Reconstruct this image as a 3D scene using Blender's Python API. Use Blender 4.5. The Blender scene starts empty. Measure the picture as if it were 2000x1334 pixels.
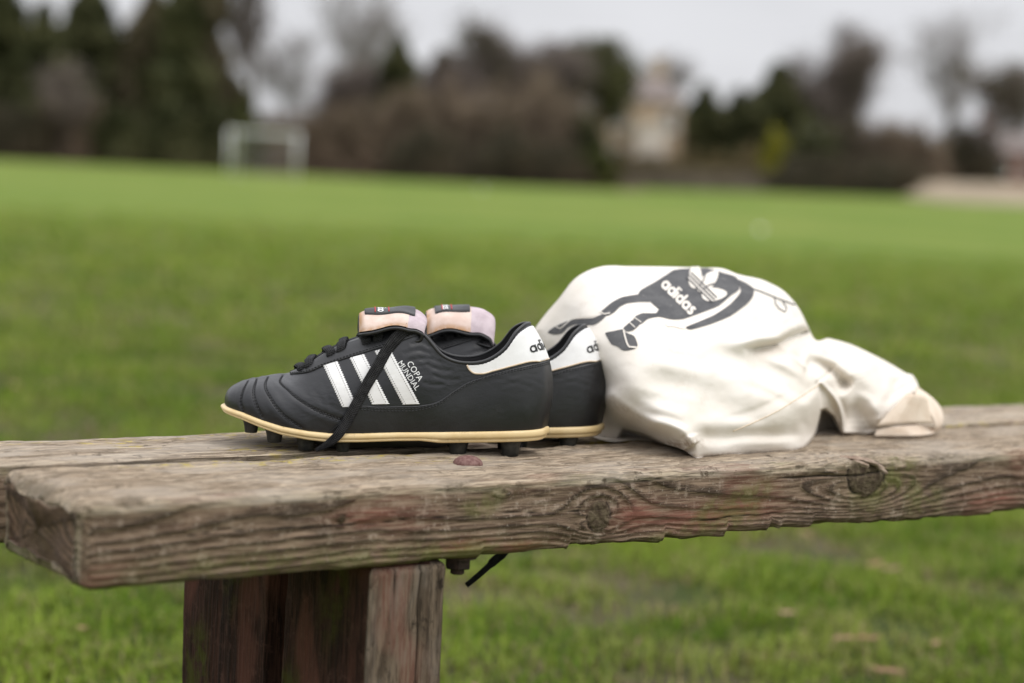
import bpy, bmesh, math, random
import numpy as np
from mathutils import Vector, Matrix
from mathutils.bvhtree import BVHTree

# ------------------------------------------------------------------ camera
scene = bpy.context.scene
COL = scene.collection
LENS, ROLL, HORIZON_Y, CAM_H = 70.0, math.radians(3.0), 340.0, 0.708
F = 2000 * LENS / 36.0
PITCH = math.atan((667 - HORIZON_Y) / F)
FW = np.array([0, math.cos(PITCH), -math.sin(PITCH)])
_u0 = np.array([0, math.sin(PITCH), math.cos(PITCH)])
_r0 = np.array([1.0, 0, 0])
RT = _r0 * math.cos(ROLL) + _u0 * math.sin(ROLL)
UP = -_r0 * math.sin(ROLL) + _u0 * math.cos(ROLL)
CAM = np.array([0, 0, CAM_H])
cam = bpy.data.cameras.new('camera')
cam.lens = LENS; cam.sensor_width = 36.0
cam.clip_start = 0.05; cam.clip_end = 3000
cam.dof.use_dof = True
cam.dof.focus_distance = 1.80
cam.dof.aperture_fstop = 3.1
camo = bpy.data.objects.new('camera', cam); COL.objects.link(camo)
camo.matrix_world = Matrix(((RT[0], UP[0], -FW[0], CAM[0]), (RT[1], UP[1], -FW[1], CAM[1]), (RT[2], UP[2], -FW[2], CAM[2]), (0, 0, 0, 1)))
scene.camera = camo

# ------------------------------------------------------------------ light
SUN_EL, SUN_AZ = math.radians(60), math.radians(118)      # azimuth from +Y towards +X
world = bpy.data.worlds.new('World'); scene.world = world
world.use_nodes = True
wn = world.node_tree; wn.nodes.clear()
def wnode(t, **k):
    n = wn.nodes.new(t)
    for a, b in k.items(): setattr(n, a, b)
    return n
w_out = wnode('ShaderNodeOutputWorld'); w_bg = wnode('ShaderNodeBackground')
w_sky = wnode('ShaderNodeTexSky'); w_sky.sky_type = 'NISHITA'; w_sky.sun_disc = False
w_sky.sun_elevation = SUN_EL; w_sky.sun_rotation = SUN_AZ; w_sky.air_density = 1.0; w_sky.dust_density = 3.0
w_tc = wnode('ShaderNodeTexCoord'); w_sep = wnode('ShaderNodeSeparateXYZ')
wn.links.new(w_tc.outputs['Generated'], w_sep.inputs[0])
# overcast cloud layer: brighter towards the zenith, as every overcast sky is, with soft cloud structure
w_mr = wnode('ShaderNodeMapRange'); w_mr.inputs[1].default_value = 0.0; w_mr.inputs[2].default_value = 1.0
w_mr.inputs[3].default_value = 6.7; w_mr.inputs[4].default_value = 23.0
wn.links.new(w_sep.outputs[2], w_mr.inputs[0])
w_noise = wnode('ShaderNodeTexNoise'); w_noise.inputs['Scale'].default_value = 5.0; w_noise.inputs['Detail'].default_value = 3.0
w_map = wnode('ShaderNodeMapping'); w_map.inputs['Scale'].default_value = (1, 1, 2.6)
wn.links.new(w_tc.outputs['Generated'], w_map.inputs[0]); wn.links.new(w_map.outputs[0], w_noise.inputs['Vector'])
w_nr = wnode('ShaderNodeMapRange'); w_nr.inputs[1].default_value = 0.3; w_nr.inputs[2].default_value = 0.7
w_nr.inputs[3].default_value = 0.90; w_nr.inputs[4].default_value = 1.08
wn.links.new(w_noise.outputs[0], w_nr.inputs[0])
w_mul = wnode('ShaderNodeMath', operation='MULTIPLY')
wn.links.new(w_mr.outputs[0], w_mul.inputs[0]); wn.links.new(w_nr.outputs[0], w_mul.inputs[1])
w_tint = wnode('ShaderNodeVectorMath', operation='SCALE'); w_tint.inputs[0].default_value = (0.985, 0.99, 1.03)
wn.links.new(w_mul.outputs[0], w_tint.inputs['Scale'])
w_mix = wnode('ShaderNodeMix', data_type='RGBA'); w_mix.inputs[0].default_value = 0.93
wn.links.new(w_sky.outputs[0], w_mix.inputs[6]); wn.links.new(w_tint.outputs[0], w_mix.inputs[7])
wn.links.new(w_mix.outputs[2], w_bg.inputs[0]); w_bg.inputs[1].default_value = 0.10
wn.links.new(w_bg.outputs[0], w_out.inputs[0])
sun = bpy.data.lights.new('sun', 'SUN'); sun.energy = 1.15; sun.angle = math.radians(30); sun.color = (1.0, 0.965, 0.91)
suno = bpy.data.objects.new('sun', sun); COL.objects.link(suno)
_sd = Vector((math.cos(SUN_EL) * math.sin(SUN_AZ), math.cos(SUN_EL) * math.cos(SUN_AZ), math.sin(SUN_EL)))
suno.rotation_euler = _sd.to_track_quat('Z', 'Y').to_euler(); suno.location = (3, -2, 6)
vs = scene.view_settings
vs.view_transform = 'Standard'; vs.look = 'None'; vs.gamma = 1.0; vs.exposure = 0.0; vs.use_curve_mapping = False
scene.cycles.use_denoising = True
scene.cycles.max_bounces = 6

# ------------------------------------------------------------------ helpers
rng = np.random.default_rng(7)
random.seed(7)

def ray(x, y):
    x = np.asarray(x, float)[..., None]; y = np.asarray(y, float)[..., None]
    return FW + RT * (x - 1000) / F - UP * (y - 667) / F

def at_depth(x, y, d):
    """the point at depth d (metres along the optical axis) seen at photo pixel x, y"""
    return CAM + ray(x, y) * np.asarray(d, float)[..., None]

def on_ground_at(px, dist):
    """ground point in the direction of photo column px (at the horizon) and at a given distance"""
    d = ray(px, HORIZON_Y + (px - 1000) * math.tan(ROLL)); d = d / math.hypot(d[0], d[1])
    p = d * dist
    return np.array([p[0], p[1], terrain(p[0], p[1])])

def sstep(x, a, b):
    t = np.clip((np.asarray(x, float) - a) / (b - a), 0, 1)
    return t * t * (3 - 2 * t)

def terrain(x, y):
    return 0.75 * sstep(y, 60, 150) * sstep(x, -6, 40)

_perm = np.random.default_rng(11).permutation(256)
_perm = np.concatenate([_perm, _perm, _perm])
_grad = np.random.default_rng(12).normal(size=(256, 3)); _grad /= np.linalg.norm(_grad, axis=1)[:, None]
def pnoise(p):
    p = np.asarray(p, float)
    i = np.floor(p).astype(int); f = p - i; i &= 255
    w = f * f * f * (f * (f * 6 - 15) + 10)
    out = 0
    for dx in (0, 1):
        wx = w[:, 0] if dx else 1 - w[:, 0]
        for dy in (0, 1):
            wy = w[:, 1] if dy else 1 - w[:, 1]
            for dz in (0, 1):
                wz = w[:, 2] if dz else 1 - w[:, 2]
                h = _perm[_perm[_perm[(i[:, 0] + dx) & 255] + ((i[:, 1] + dy) & 255)] + ((i[:, 2] + dz) & 255)]
                g = _grad[h]
                out = out + wx * wy * wz * (g[:, 0] * (f[:, 0] - dx) + g[:, 1] * (f[:, 1] - dy) + g[:, 2] * (f[:, 2] - dz))
    return out * 1.7
def fbm(p, octaves=3, gain=0.5):
    p = np.asarray(p, float); o = 0; a = 1.0
    for k in range(octaves):
        o = o + a * pnoise(p * 2 ** k + 17.3 * k); a *= gain
    return o

def mesh_obj(name, verts, faces, mat=None, parent=None, smooth=True, attrs=None, tris=None):
    """faces: (N,3|4) int array, or a list of faces of mixed size"""
    me = bpy.data.meshes.new(name)
    verts = np.asarray(verts, np.float32)
    if isinstance(faces, np.ndarray):
        n = faces.shape[1]; nf = len(faces)
        me.vertices.add(len(verts)); me.vertices.foreach_set('co', verts.ravel())
        me.loops.add(nf * n); me.loops.foreach_set('vertex_index', faces.astype(np.int32).ravel())
        me.polygons.add(nf)
        me.polygons.foreach_set('loop_start', np.arange(0, nf * n, n, dtype=np.int32))
        me.polygons.foreach_set('loop_total', np.full(nf, n, np.int32))
        me.update(calc_edges=True)
    else:
        me.from_pydata(verts.tolist(), [], faces)
    me.validate()
    if smooth: me.polygons.foreach_set('use_smooth', np.ones(len(me.polygons), bool))
    for k, v in (attrs or {}).items():
        v = np.asarray(v, np.float32)
        if v.ndim == 1:
            a = me.attributes.new(k, 'FLOAT', 'POINT'); a.data.foreach_set('value', v)
        else:
            a = me.attributes.new(k, 'FLOAT_VECTOR', 'POINT'); a.data.foreach_set('vector', v.ravel())
    if mat: me.materials.append(mat)
    o = bpy.data.objects.new(name, me); COL.objects.link(o)
    if parent is not None: o.parent = parent
    return o

def empty(name, loc=(0, 0, 0), rz=0.0):
    o = bpy.data.objects.new(name, None); COL.objects.link(o)
    o.location = loc; o.rotation_euler = (0, 0, rz); o.empty_display_size = 0.1
    return o
def tag(o, label=None, cat=None, group=None, kind=None):
    if label: o['label'] = label
    if cat: o['category'] = cat
    if group: o['group'] = group
    if kind: o['kind'] = kind
    return o

def grid_faces(n, m, closed=False):
    """quads of an n x m vertex grid (row major); closed: the second index wraps"""
    i = np.arange(n - 1)[:, None]; mm = m if closed else m - 1
    j = np.arange(mm)[None, :]; j2 = (j + 1) % m
    return np.stack([i * m + j, i * m + j2, (i + 1) * m + j2, (i + 1) * m + j], -1).reshape(-1, 4)

class MB:
    """collects simple shapes into one mesh"""
    def __init__(s): s.v = []; s.f = []; s.n = 0
    def add(s, v, f):
        v = np.asarray(v, float); s.v.append(v)
        s.f.extend([[int(k) + s.n for k in q] for q in f]); s.n += len(v); return s
    def box(s, c, size, R=None):
        v = np.array([[x, y, z] for x in (-.5, .5) for y in (-.5, .5) for z in (-.5, .5)]) * np.array(size)
        if R is not None: v = v @ np.asarray(R).T
        return s.add(v + np.array(c), [(0, 1, 3, 2), (4, 6, 7, 5), (0, 4, 5, 1), (2, 3, 7, 6), (0, 2, 6, 4), (1, 5, 7, 3)])
    def tube(s, pts, rad, n=8, caps=True):
        pts = np.asarray(pts, float); k = len(pts); rad = np.broadcast_to(np.asarray(rad, float), (k,))
        t = np.gradient(pts, axis=0); t /= np.linalg.norm(t, axis=1)[:, None] + 1e-12
        ref = np.array([0.0, 0, 1]) if abs(t[0][2]) < .9 else np.array([1.0, 0, 0])
        a = np.cross(t, ref); a /= np.linalg.norm(a, axis=1)[:, None] + 1e-12; b = np.cross(t, a)
        th = np.arange(n) * 2 * np.pi / n
        v = pts[:, None] + rad[:, None, None] * (np.cos(th)[None, :, None] * a[:, None] + np.sin(th)[None, :, None] * b[:, None])
        f = grid_faces(k, n, True).tolist()
        if caps: f += [list(range(n))[::-1], list(range((k - 1) * n, k * n))]
        return s.add(v.reshape(-1, 3), f)
    def lathe(s, prof, c=(0, 0, 0), n=20, squash=(1, 1)):
        prof = np.asarray(prof, float); th = np.arange(n) * 2 * np.pi / n
        v = np.stack([prof[:, 0, None] * np.cos(th) * squash[0], prof[:, 0, None] * np.sin(th) * squash[1], np.broadcast_to(prof[:, 1, None], (len(prof), n))], -1).reshape(-1, 3)
        f = grid_faces(len(prof), n, True).tolist() + [list(range(n))[::-1], list(range((len(prof) - 1) * n, len(prof) * n))]
        return s.add(v + np.array(c), f)
    def build(s, name, mat=None, parent=None, smooth=False):
        return mesh_obj(name, np.concatenate(s.v), s.f, mat, parent, smooth)

# ------------------------------------------------------------------ materials
class NT:
    def __init__(s, name, rough=0.6, spec=0.5):
        s.m = bpy.data.materials.new(name); s.m.use_nodes = True
        s.t = s.m.node_tree; s.t.nodes.clear()
        s.out = s.t.nodes.new('ShaderNodeOutputMaterial'); s.b = s.t.nodes.new('ShaderNodeBsdfPrincipled')
        s.t.links.new(s.b.outputs[0], s.out.inputs[0])
        s.b.inputs['Roughness'].default_value = rough; s.b.inputs['Specular IOR Level'].default_value = spec
    def set(s, sock, v):
        if isinstance(v, bpy.types.NodeSocket): s.t.links.new(v, sock)
        elif isinstance(v, (tuple, list)) and sock.type == 'RGBA' and len(v) == 3: sock.default_value = (*v, 1)
        else: sock.default_value = v
    def color(s, v): s.set(s.b.inputs['Base Color'], v)
    def rough(s, v): s.set(s.b.inputs['Roughness'], v)
    def obj(s): return s.t.nodes.new('ShaderNodeTexCoord').outputs['Object']
    def attr(s, n, vec=False):
        a = s.t.nodes.new('ShaderNodeAttribute'); a.attribute_name = n
        return a.outputs['Vector' if vec else 'Fac']
    def mapping(s, vec, scale=(1, 1, 1), loc=(0, 0, 0), rot=(0, 0, 0)):
        n = s.t.nodes.new('ShaderNodeMapping'); s.set(n.inputs[0], vec)
        n.inputs['Scale'].default_value = scale; n.inputs['Location'].default_value = loc; n.inputs['Rotation'].default_value = rot
        return n.outputs[0]
    def noise(s, vec, scale=5, detail=3, rough=0.5, dist=0.0):
        n = s.t.nodes.new('ShaderNodeTexNoise'); s.set(n.inputs['Vector'], vec)
        n.inputs['Scale'].default_value = scale; n.inputs['Detail'].default_value = detail
        n.inputs['Roughness'].default_value = rough; n.inputs['Distortion'].default_value = dist
        return n.outputs[0]
    def voronoi(s, vec, scale=5, feature='F1', out='Distance', rnd=1.0):
        n = s.t.nodes.new('ShaderNodeTexVoronoi'); n.feature = feature; s.set(n.inputs['Vector'], vec)
        n.inputs['Scale'].default_value = scale; n.inputs['Randomness'].default_value = rnd
        return n.outputs[out]
    def wave(s, vec, scale=5, dist=0.0, axis='X', detail=0):
        n = s.t.nodes.new('ShaderNodeTexWave'); n.bands_direction = axis; s.set(n.inputs['Vector'], vec)
        n.inputs['Scale'].default_value = scale; n.inputs['Distortion'].default_value = dist; n.inputs['Detail'].default_value = detail
        return n.outputs['Fac']
    def rng(s, v, a, b, c=0.0, d=1.0, smooth=True):
        n = s.t.nodes.new('ShaderNodeMapRange'); n.interpolation_type = 'SMOOTHSTEP' if smooth else 'LINEAR'
        s.set(n.inputs[0], v)
        for k, x in zip((1, 2, 3, 4), (a, b, c, d)): n.inputs[k].default_value = x
        return n.outputs[0]
    def math(s, op, a, b=0.0, c=None):
        n = s.t.nodes.new('ShaderNodeMath'); n.operation = op; s.set(n.inputs[0], a); s.set(n.inputs[1], b)
        if c is not None: s.set(n.inputs[2], c)
        return n.outputs[0]
    def mix(s, fac, a, b, mode='MIX'):
        n = s.t.nodes.new('ShaderNodeMix'); n.data_type = 'RGBA'; n.blend_type = mode
        s.set(n.inputs[0], fac); s.set(n.inputs[6], a); s.set(n.inputs[7], b)
        return n.outputs[2]
    def bump(s, h, strength=0.5, dist=0.001, normal=None):
        n = s.t.nodes.new('ShaderNodeBump'); s.set(n.inputs['Height'], h)
        n.inputs['Strength'].default_value = strength; n.inputs['Distance'].default_value = dist
        if normal is not None: s.set(n.inputs['Normal'], normal)
        s.t.links.new(n.outputs[0], s.b.inputs['Normal'])
        return n.outputs[0]
    def translucent(s, color, fac):
        t = s.t.nodes.new('ShaderNodeBsdfTranslucent'); s.set(t.inputs[0], color)
        m = s.t.nodes.new('ShaderNodeMixShader'); m.inputs[0].default_value = fac
        s.t.links.new(s.b.outputs[0], m.inputs[1]); s.t.links.new(t.outputs[0], m.inputs[2]); s.t.links.new(m.outputs[0], s.out.inputs[0])

def speckled(name, c1, c2, scale=1.0, rough=0.8, spec=0.3, detail=3, bump=0.0, bdist=0.01):
    n = NT(name, rough, spec); v = n.obj()
    f = n.rng(n.noise(v, scale, detail), .35, .65)
    n.color(n.mix(f, c1, c2))
    if bump: n.bump(n.noise(v, scale * 4, 3), bump, bdist)
    return n.m

# ================================================================== the setting: field
def ground_mat():
    n = NT('field_turf', 0.95, 0.1); v = n.obj()
    big = n.noise(v, 0.16, 3); mid = n.noise(v, 1.1, 4, .6); fine = n.noise(v, 16, 4, .65)
    stripes = n.noise(n.mapping(v, (0.05, 0.35, 1), rot=(0, 0, .2)), 1.0, 3)
    g1 = n.mix(n.rng(mid, .32, .68), (0.086, 0.138, 0.015), (0.142, 0.186, 0.030))
    g2 = n.mix(n.rng(big, .40, .60), g1, (0.172, 0.204, 0.042))
    g3 = n.mix(n.rng(stripes, .42, .62), g2, (0.102, 0.160, 0.022))
    g4 = n.mix(n.rng(fine, .50, .78, 0, .5), g3, (0.045, 0.075, 0.012))
    mud = n.math('MULTIPLY', n.rng(n.noise(v, 1.9, 4, .6), .60, .72), n.rng(fine, .3, .6))
    g5 = n.mix(n.math('MULTIPLY', mud, n.attr('wear')), g4, (0.10, 0.072, 0.045))
    n.color(n.mix(n.attr('near'), g5, n.mix(n.rng(mid, .4, .6), (0.034, 0.050, 0.010), (0.095, 0.074, 0.046))))
    n.bump(fine, .6, .02)
    return n.m
gx = np.sign(np.linspace(-1, 1, 121)) * np.abs(np.linspace(-1, 1, 121)) ** 2.4 * 900
gy = np.concatenate([np.linspace(-300, -8, 20), np.linspace(-6, 30, 60), np.geomspace(32, 1500, 70)])
GX, GY = np.meshgrid(gx, gy, indexing='ij')
gv = np.stack([GX, GY, terrain(GX, GY)], -1).reshape(-1, 3)
ground = mesh_obj('ground', gv, grid_faces(len(gx), len(gy)), ground_mat(), attrs={
    'near': (1 - sstep(gv[:, 1], 5, 20)) * (1 - sstep(np.abs(gv[:, 0]) - .75 * gv[:, 1], .4, 1.8)) * sstep(gv[:, 1], 0, 1.5), 'wear': 1 - sstep(gv[:, 1], 6, 16)})
ground['kind'] = 'structure'

def grass_mat():
    n = NT('grass_blades', 0.7, 0.12)
    tint = n.attr('tint'); dry = n.attr('dry')
    c = n.mix(tint, (0.078, 0.150, 0.009), (0.235, 0.310, 0.040))
    c = n.mix(dry, c, (0.30, 0.23, 0.125))
    n.color(c); n.translucent(c, .32)
    return n.m
def grass_blades(y0, y1, density, h0, h1, wd):
    area = ((0.75 * y1 + 1.5) + (0.75 * y0 + 1.5)) * (y1 - y0); N = int(area * density)
    y = np.sqrt(rng.uniform(y0 ** 2, y1 ** 2, N)); x = rng.uniform(-1, 1, N) * (0.75 * y + 1.5)
    p = np.stack([x, y, 0 * x], 1)
    thin = fbm(p * 2.6 + 3, 3) + .12
    clump = fbm(p * np.array([5., 5., 1]) + 40, 2)
    keep = (rng.random(N) < (sstep(-thin, -.62, -.22) * .92 + .08) * (1 - .97 * sstep(y, 9, 26)) * (1 - .55 * sstep(np.abs(x) - .30 * y, .4, 1.2)) * (1 - sstep(np.abs(x) - .75 * y, .2, 1.5)))
    x, y, p, clump, thin = x[keep], y[keep], p[keep], clump[keep], thin[keep]; N = len(x)
    h = rng.uniform(h0, h1, N) * (1 + .55 * clump) * (1 + .5 * np.clip(-thin, 0, 1))
    az = rng.uniform(0, 2 * np.pi, N); lean = rng.uniform(.25, 1.3, N)
    d = np.stack([np.cos(az), np.sin(az), 0 * az], 1); s = np.stack([-np.sin(az), np.cos(az), 0 * az], 1)
    w = wd * rng.uniform(.6, 1.3, N)
    base = p.copy()
    mid = base + d * (lean * h * .35)[:, None] + np.array([0, 0, 1]) * (h * .62)[:, None]
    tip = base + d * (lean * h)[:, None] + np.array([0, 0, 1]) * (h * (1.05 - .45 * lean))[:, None]
    V = np.stack([base - s * w[:, None], base + s * w[:, None], mid - s * (w * .8)[:, None], mid + s * (w * .8)[:, None], tip], 1)
    i = np.arange(N)[:, None] * 5
    Fq = np.concatenate([i + np.array([[0, 1, 3]]), i + np.array([[0, 3, 2]]), i + np.array([[2, 3, 4]])])
    t = np.clip(.50 + .65 * fbm(p * 1.3 + 9, 3) + .45 * clump + rng.normal(0, .30, N), 0, 1)
    dr = np.clip((rng.random(N) < .15) * rng.uniform(.4, 1, N) + .55 * np.clip(thin, 0, 1), 0, 1)
    return V.reshape(-1, 3), Fq, np.repeat(t, 5), np.repeat(dr, 5)
parts = [grass_blades(1.0, 4.6, 11000, .014, .040, .0020), grass_blades(4.6, 8, 4000, .018, .045, .0030), grass_blades(8, 26, 700, .03, .06, .0065)]
off = 0; gV, gF, gT, gD = [], [], [], []
for V, Fq, t, d in parts:
    gV.append(V); gF.append(Fq + off); gT.append(t); gD.append(d); off += len(V)
grass = mesh_obj('grass', np.concatenate(gV), np.concatenate(gF), grass_mat(), smooth=False, attrs={'tint': np.concatenate(gT), 'dry': np.concatenate(gD)})
tag(grass, 'short worn green grass with muddy thin patches under and behind the bench', 'grass', kind='stuff')

# dead leaves lying in the grass
def litter(n, y0, y1, size):
    V, Fq, T = [], [], []
    for k in range(n):
        y = random.uniform(y0, y1); x = random.uniform(-1, 1) * (.3 * y + .5); r = size * random.uniform(.5, 1.2)
        a = random.uniform(0, 6.28); c, s = math.cos(a), math.sin(a); z = random.uniform(.012, .035)
        for q, (px, py, pz) in enumerate(((-1, 0, 0), (-.3, .5, .15), (.5, .45, .1), (1, 0, .3), (.5, -.45, .1), (-.3, -.5, .15))):
            V.append((x + r * (px * c - py * s), y + r * (px * s + py * c), z + r * pz)); T.append(k * .37 % 1)
        b = k * 6; Fq += [[b, b + 1, b + 2, b + 3], [b, b + 3, b + 4, b + 5]]
    return V, Fq, T
V, Fq, T = litter(130, 2.6, 9, .024)
m = NT('dead_leaf', .8, .2); m.color(m.mix(m.attr('tone'), (0.20, .11, .055), (0.27, .17, .11)))
leaves = tag(mesh_obj('leaf_litter', V, Fq, m.m, attrs={'tone': T}), 'scattered brown dead leaves lying in the grass behind the bench', 'leaves', kind='stuff')

# two pale scraps lying far out on the pitch
def scrap(px, py, size, label):
    d = ray(px, py); p = CAM + d * (-CAM_H / d[2])
    s = np.random.default_rng(int(px)); n, mm = 9, 12
    th = np.linspace(0.02, np.pi - .02, n)[:, None]; ph = np.arange(mm)[None, :] * 2 * np.pi / mm
    v = np.stack([np.sin(th) * np.cos(ph), np.sin(th) * np.sin(ph), np.cos(th) + 0 * ph], -1).reshape(-1, 3)
    v *= (1 + .35 * s.normal(size=(len(v), 1)) * .5); v[:, 2] = v[:, 2] * .7 + .6
    o = mesh_obj('paper_scrap', v * size, grid_faces(n, mm, True), speckled('scrap_white', (.75, .75, .72), (.85, .85, .83), 40), smooth=False)
    o.location = p; tag(o, label, 'litter')
scrap(1485, 453, .05, 'crumpled white paper scrap on the open pitch beyond the canvas bag')
scrap(940, 372, .07, 'pale paper scrap far across the pitch in front of the brown shrubs')

# ================================================================== background trees, shrubs, buildings, goal
MPP = lambda D: D / F
def foliage_mat(name, c1, c2, scale=.9, tr=.2):
    n = NT(name, .8, .15); v = n.obj()
    c = n.mix(n.rng(n.noise(v, scale, 3), .35, .65), c1, c2)
    n.color(c); n.translucent(c, tr)
    return n.m
M_CON = foliage_mat('conifer_needles', (.042, .048, .018), (.120, .120, .055), .45)
M_CON2 = foliage_mat('conifer_needles_brownish', (.085, .074, .040), (.170, .140, .085), .5)
M_IVY = foliage_mat('ivy_leaves', (.045, .055, .014), (.100, .105, .032), .8)
M_YEL = foliage_mat('yellow_green_leaves', (.20, .20, .02), (.30, .28, .03), 1.0)
M_TWIG = speckled('bare_twigs', (.125, .100, .084), (.195, .160, .138), .6)
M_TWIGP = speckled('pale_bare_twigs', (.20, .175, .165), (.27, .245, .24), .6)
M_BRUSH = speckled('brown_shrub_twigs', (.138, .104, .070), (.245, .186, .130), .35)
M_DARKB = speckled('dark_shrub_twigs', (.052, .046, .026), (.100, .080, .048), .4)
M_BARK = speckled('bark', (.075, .058, .045), (.12, .098, .08), 2.0)

def leaf_quads(c, size, r):
    """one randomly turned leaf spray at every centre"""
    n = len(c); a = r.normal(size=(n, 3)); a /= np.linalg.norm(a, axis=1)[:, None]
    b = np.cross(a, r.normal(size=(n, 3))); b /= np.linalg.norm(b, axis=1)[:, None]
    s = size * r.uniform(.5, 1.3, n)[:, None]
    V = np.stack([c - a * s, c + b * s * .45, c + a * s, c - b * s * .45], 1).reshape(-1, 3)
    return V, np.arange(n * 4).reshape(-1, 4)

def conifer(px, ytop, wpx, D, mat, label, seed, n=6500):
    r = np.random.default_rng(seed); b = on_ground_at(px, D)
    yb = HORIZON_Y + (px - 1000) * math.tan(ROLL) + CAM_H / MPP(D)
    H = max(3.0, (yb - ytop) * MPP(D)); R = wpx * .66 * MPP(D)
    root = empty('conifer_tree', b); tag(root, label, 'tree', 'evergreen trees along the field edge')
    MB().tube([(0, 0, 0), (0, 0, H * .5), (0, 0, H * .93)], [R * .12, R * .07, .03], 8).build('trunk', M_BARK, root, True)
    t = r.random(n) ** .75; z = H * (.03 + .97 * t)
    prof = np.minimum(1, 1.15 * (1 - t) ** .55) * (1 + .12 * np.sin(t * 40))
    lobes = 1 + .22 * np.sin(t * 17 + 3 * r.random()) 
    az = r.uniform(0, 2 * np.pi, n); rad = R * prof * lobes * np.sqrt(r.uniform(.12, 1, n)) * (1 + .18 * np.sin(az * 5 + t * 9))
    c = np.stack([rad * np.cos(az), rad * np.sin(az), z - .22 * rad], 1)
    V, Fq = leaf_quads(c, .38, r); mesh_obj('crown', V, Fq, mat, root, smooth=False)
    return root

def segs_mesh(name, segs, mat, parent, sides=4):
    p0 = np.array([s[0] for s in segs]); p1 = np.array([s[1] for s in segs]); r0 = np.array([s[2] for s in segs]); r1 = np.array([s[3] for s in segs])
    t = p1 - p0; t /= np.linalg.norm(t, axis=1)[:, None] + 1e-9
    ref = np.where(np.abs(t[:, 2:3]) < .8, np.array([[0, 0, 1.]]), np.array([[1., 0, 0]]))
    a = np.cross(t, ref); a /= np.linalg.norm(a, axis=1)[:, None]; b = np.cross(t, a)
    th = np.arange(sides) * 2 * np.pi / sides
    o = np.cos(th)[None, :, None] * a[:, None] + np.sin(th)[None, :, None] * b[:, None]
    V = np.concatenate([p0[:, None] + r0[:, None, None] * o, p1[:, None] + r1[:, None, None] * o], 1).reshape(-1, 3)
    i = np.arange(len(segs))[:, None] * 2 * sides; k = np.arange(sides)[None]; k2 = (k + 1) % sides
    Fq = np.stack([i + k, i + k2, i + sides + k2, i + sides + k], -1).reshape(-1, 4)
    return mesh_obj(name, V, Fq, mat, parent, smooth=False)

def bare_tree(px, ytop, wpx, D, label, seed, mat=M_TWIG, dense=1.0, twig_r=.020, ivy=None, lean=0.0):
    r = np.random.default_rng(seed); b = on_ground_at(px, D)
    yb = HORIZON_Y + (px - 1000) * math.tan(ROLL) + CAM_H / MPP(D)
    H = (yb - ytop) * MPP(D); R = wpx * .5 * MPP(D)
    root = empty('bare_tree', b); tag(root, label, 'tree', 'leafless trees along the field edge')
    trunk, crown = [], []
    def grow(p, d, L, rad, lev):
        k = 3
        for q in range(k):
            d2 = d + r.normal(0, .10, 3) + np.array([0, 0, .06]); d2 /= np.linalg.norm(d2)
            p2 = p + d2 * L / k; r2 = rad * .82
            (trunk if lev < 2 else crown).append((p, p2, rad, r2)); p, d, rad = p2, d2, r2
            if lev < 4 and (q > 0 or lev > 0):
                nb = 2 if lev < 3 else int(2 * dense + r.random())
                for _ in range(nb):
                    a = r.uniform(0, 6.28); spread = r.uniform(.45, 1.0)
                    side = np.array([math.cos(a), math.sin(a), r.uniform(-.15, .35)]) * spread * min(1.4, .5 + 1.6 * R / H * 1.6)
                    d3 = d * .75 + side; d3 /= np.linalg.norm(d3)
                    grow(p, d3, L * r.uniform(.48, .68), rad * .6, lev + 1)
    grow(np.zeros(3), np.array([lean, 0, 1.0]), H * .62, H * .020, 0)
    # fit the grown tree to the height and width it has in the picture
    allp = np.array([s[1] for s in trunk + crown]); zs = H / allp[:, 2].max(); xs = R / max(1e-3, np.percentile(np.abs(allp[:, :2]), 97))
    sc = np.array([xs, xs, zs])
    fit = lambda S, m_: [(s[0] * sc, s[1] * sc, max(s[2], m_), max(s[3], m_ * .7)) for s in S]
    segs_mesh('trunk', fit(trunk, .04), M_BARK, root, 6)
    # the fine outer twigs, spread round the branch ends
    ends = np.array([s[1] for s in crown]) * sc; nt_ = int(2600 * dense ** 1.5) if mat is M_TWIG else 1100
    e = ends[r.integers(0, len(ends), nt_)] + r.normal(0, 1, (nt_, 3)) * np.array([R * .16, R * .16, H * .05]); e = e[(e[:, 2] > H * .12) & (e[:, 2] < H * 1.01)]
    dv = r.normal(0, .6, (len(e), 3)) + np.array([0, 0, .5]); dv /= np.linalg.norm(dv, axis=1)[:, None]; ln = r.uniform(.3, .9, (len(e), 1))
    tw = [(p_, q_, twig_r * 1.1, twig_r * .4) for p_, q_ in zip(e - dv * ln * .5, e + dv * ln * .5)]
    segs_mesh('crown', fit(crown, twig_r * (1.9 if mat is M_TWIG else 1.4)) + tw, mat, root, 3)
    if ivy:
        pts = np.array([s[1] for s in trunk + crown]) * sc; pts = pts[pts[:, 2] < H * 1.0]
        c = pts[r.integers(0, len(pts), ivy)] + r.normal(0, .45, (ivy, 3))
        c[:, 2] = np.clip(c[:, 2], .1, H)
        V, Fq = leaf_quads(c, .26, r); mesh_obj('ivy', V, Fq, M_IVY, root, smooth=False)
    return root

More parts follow.
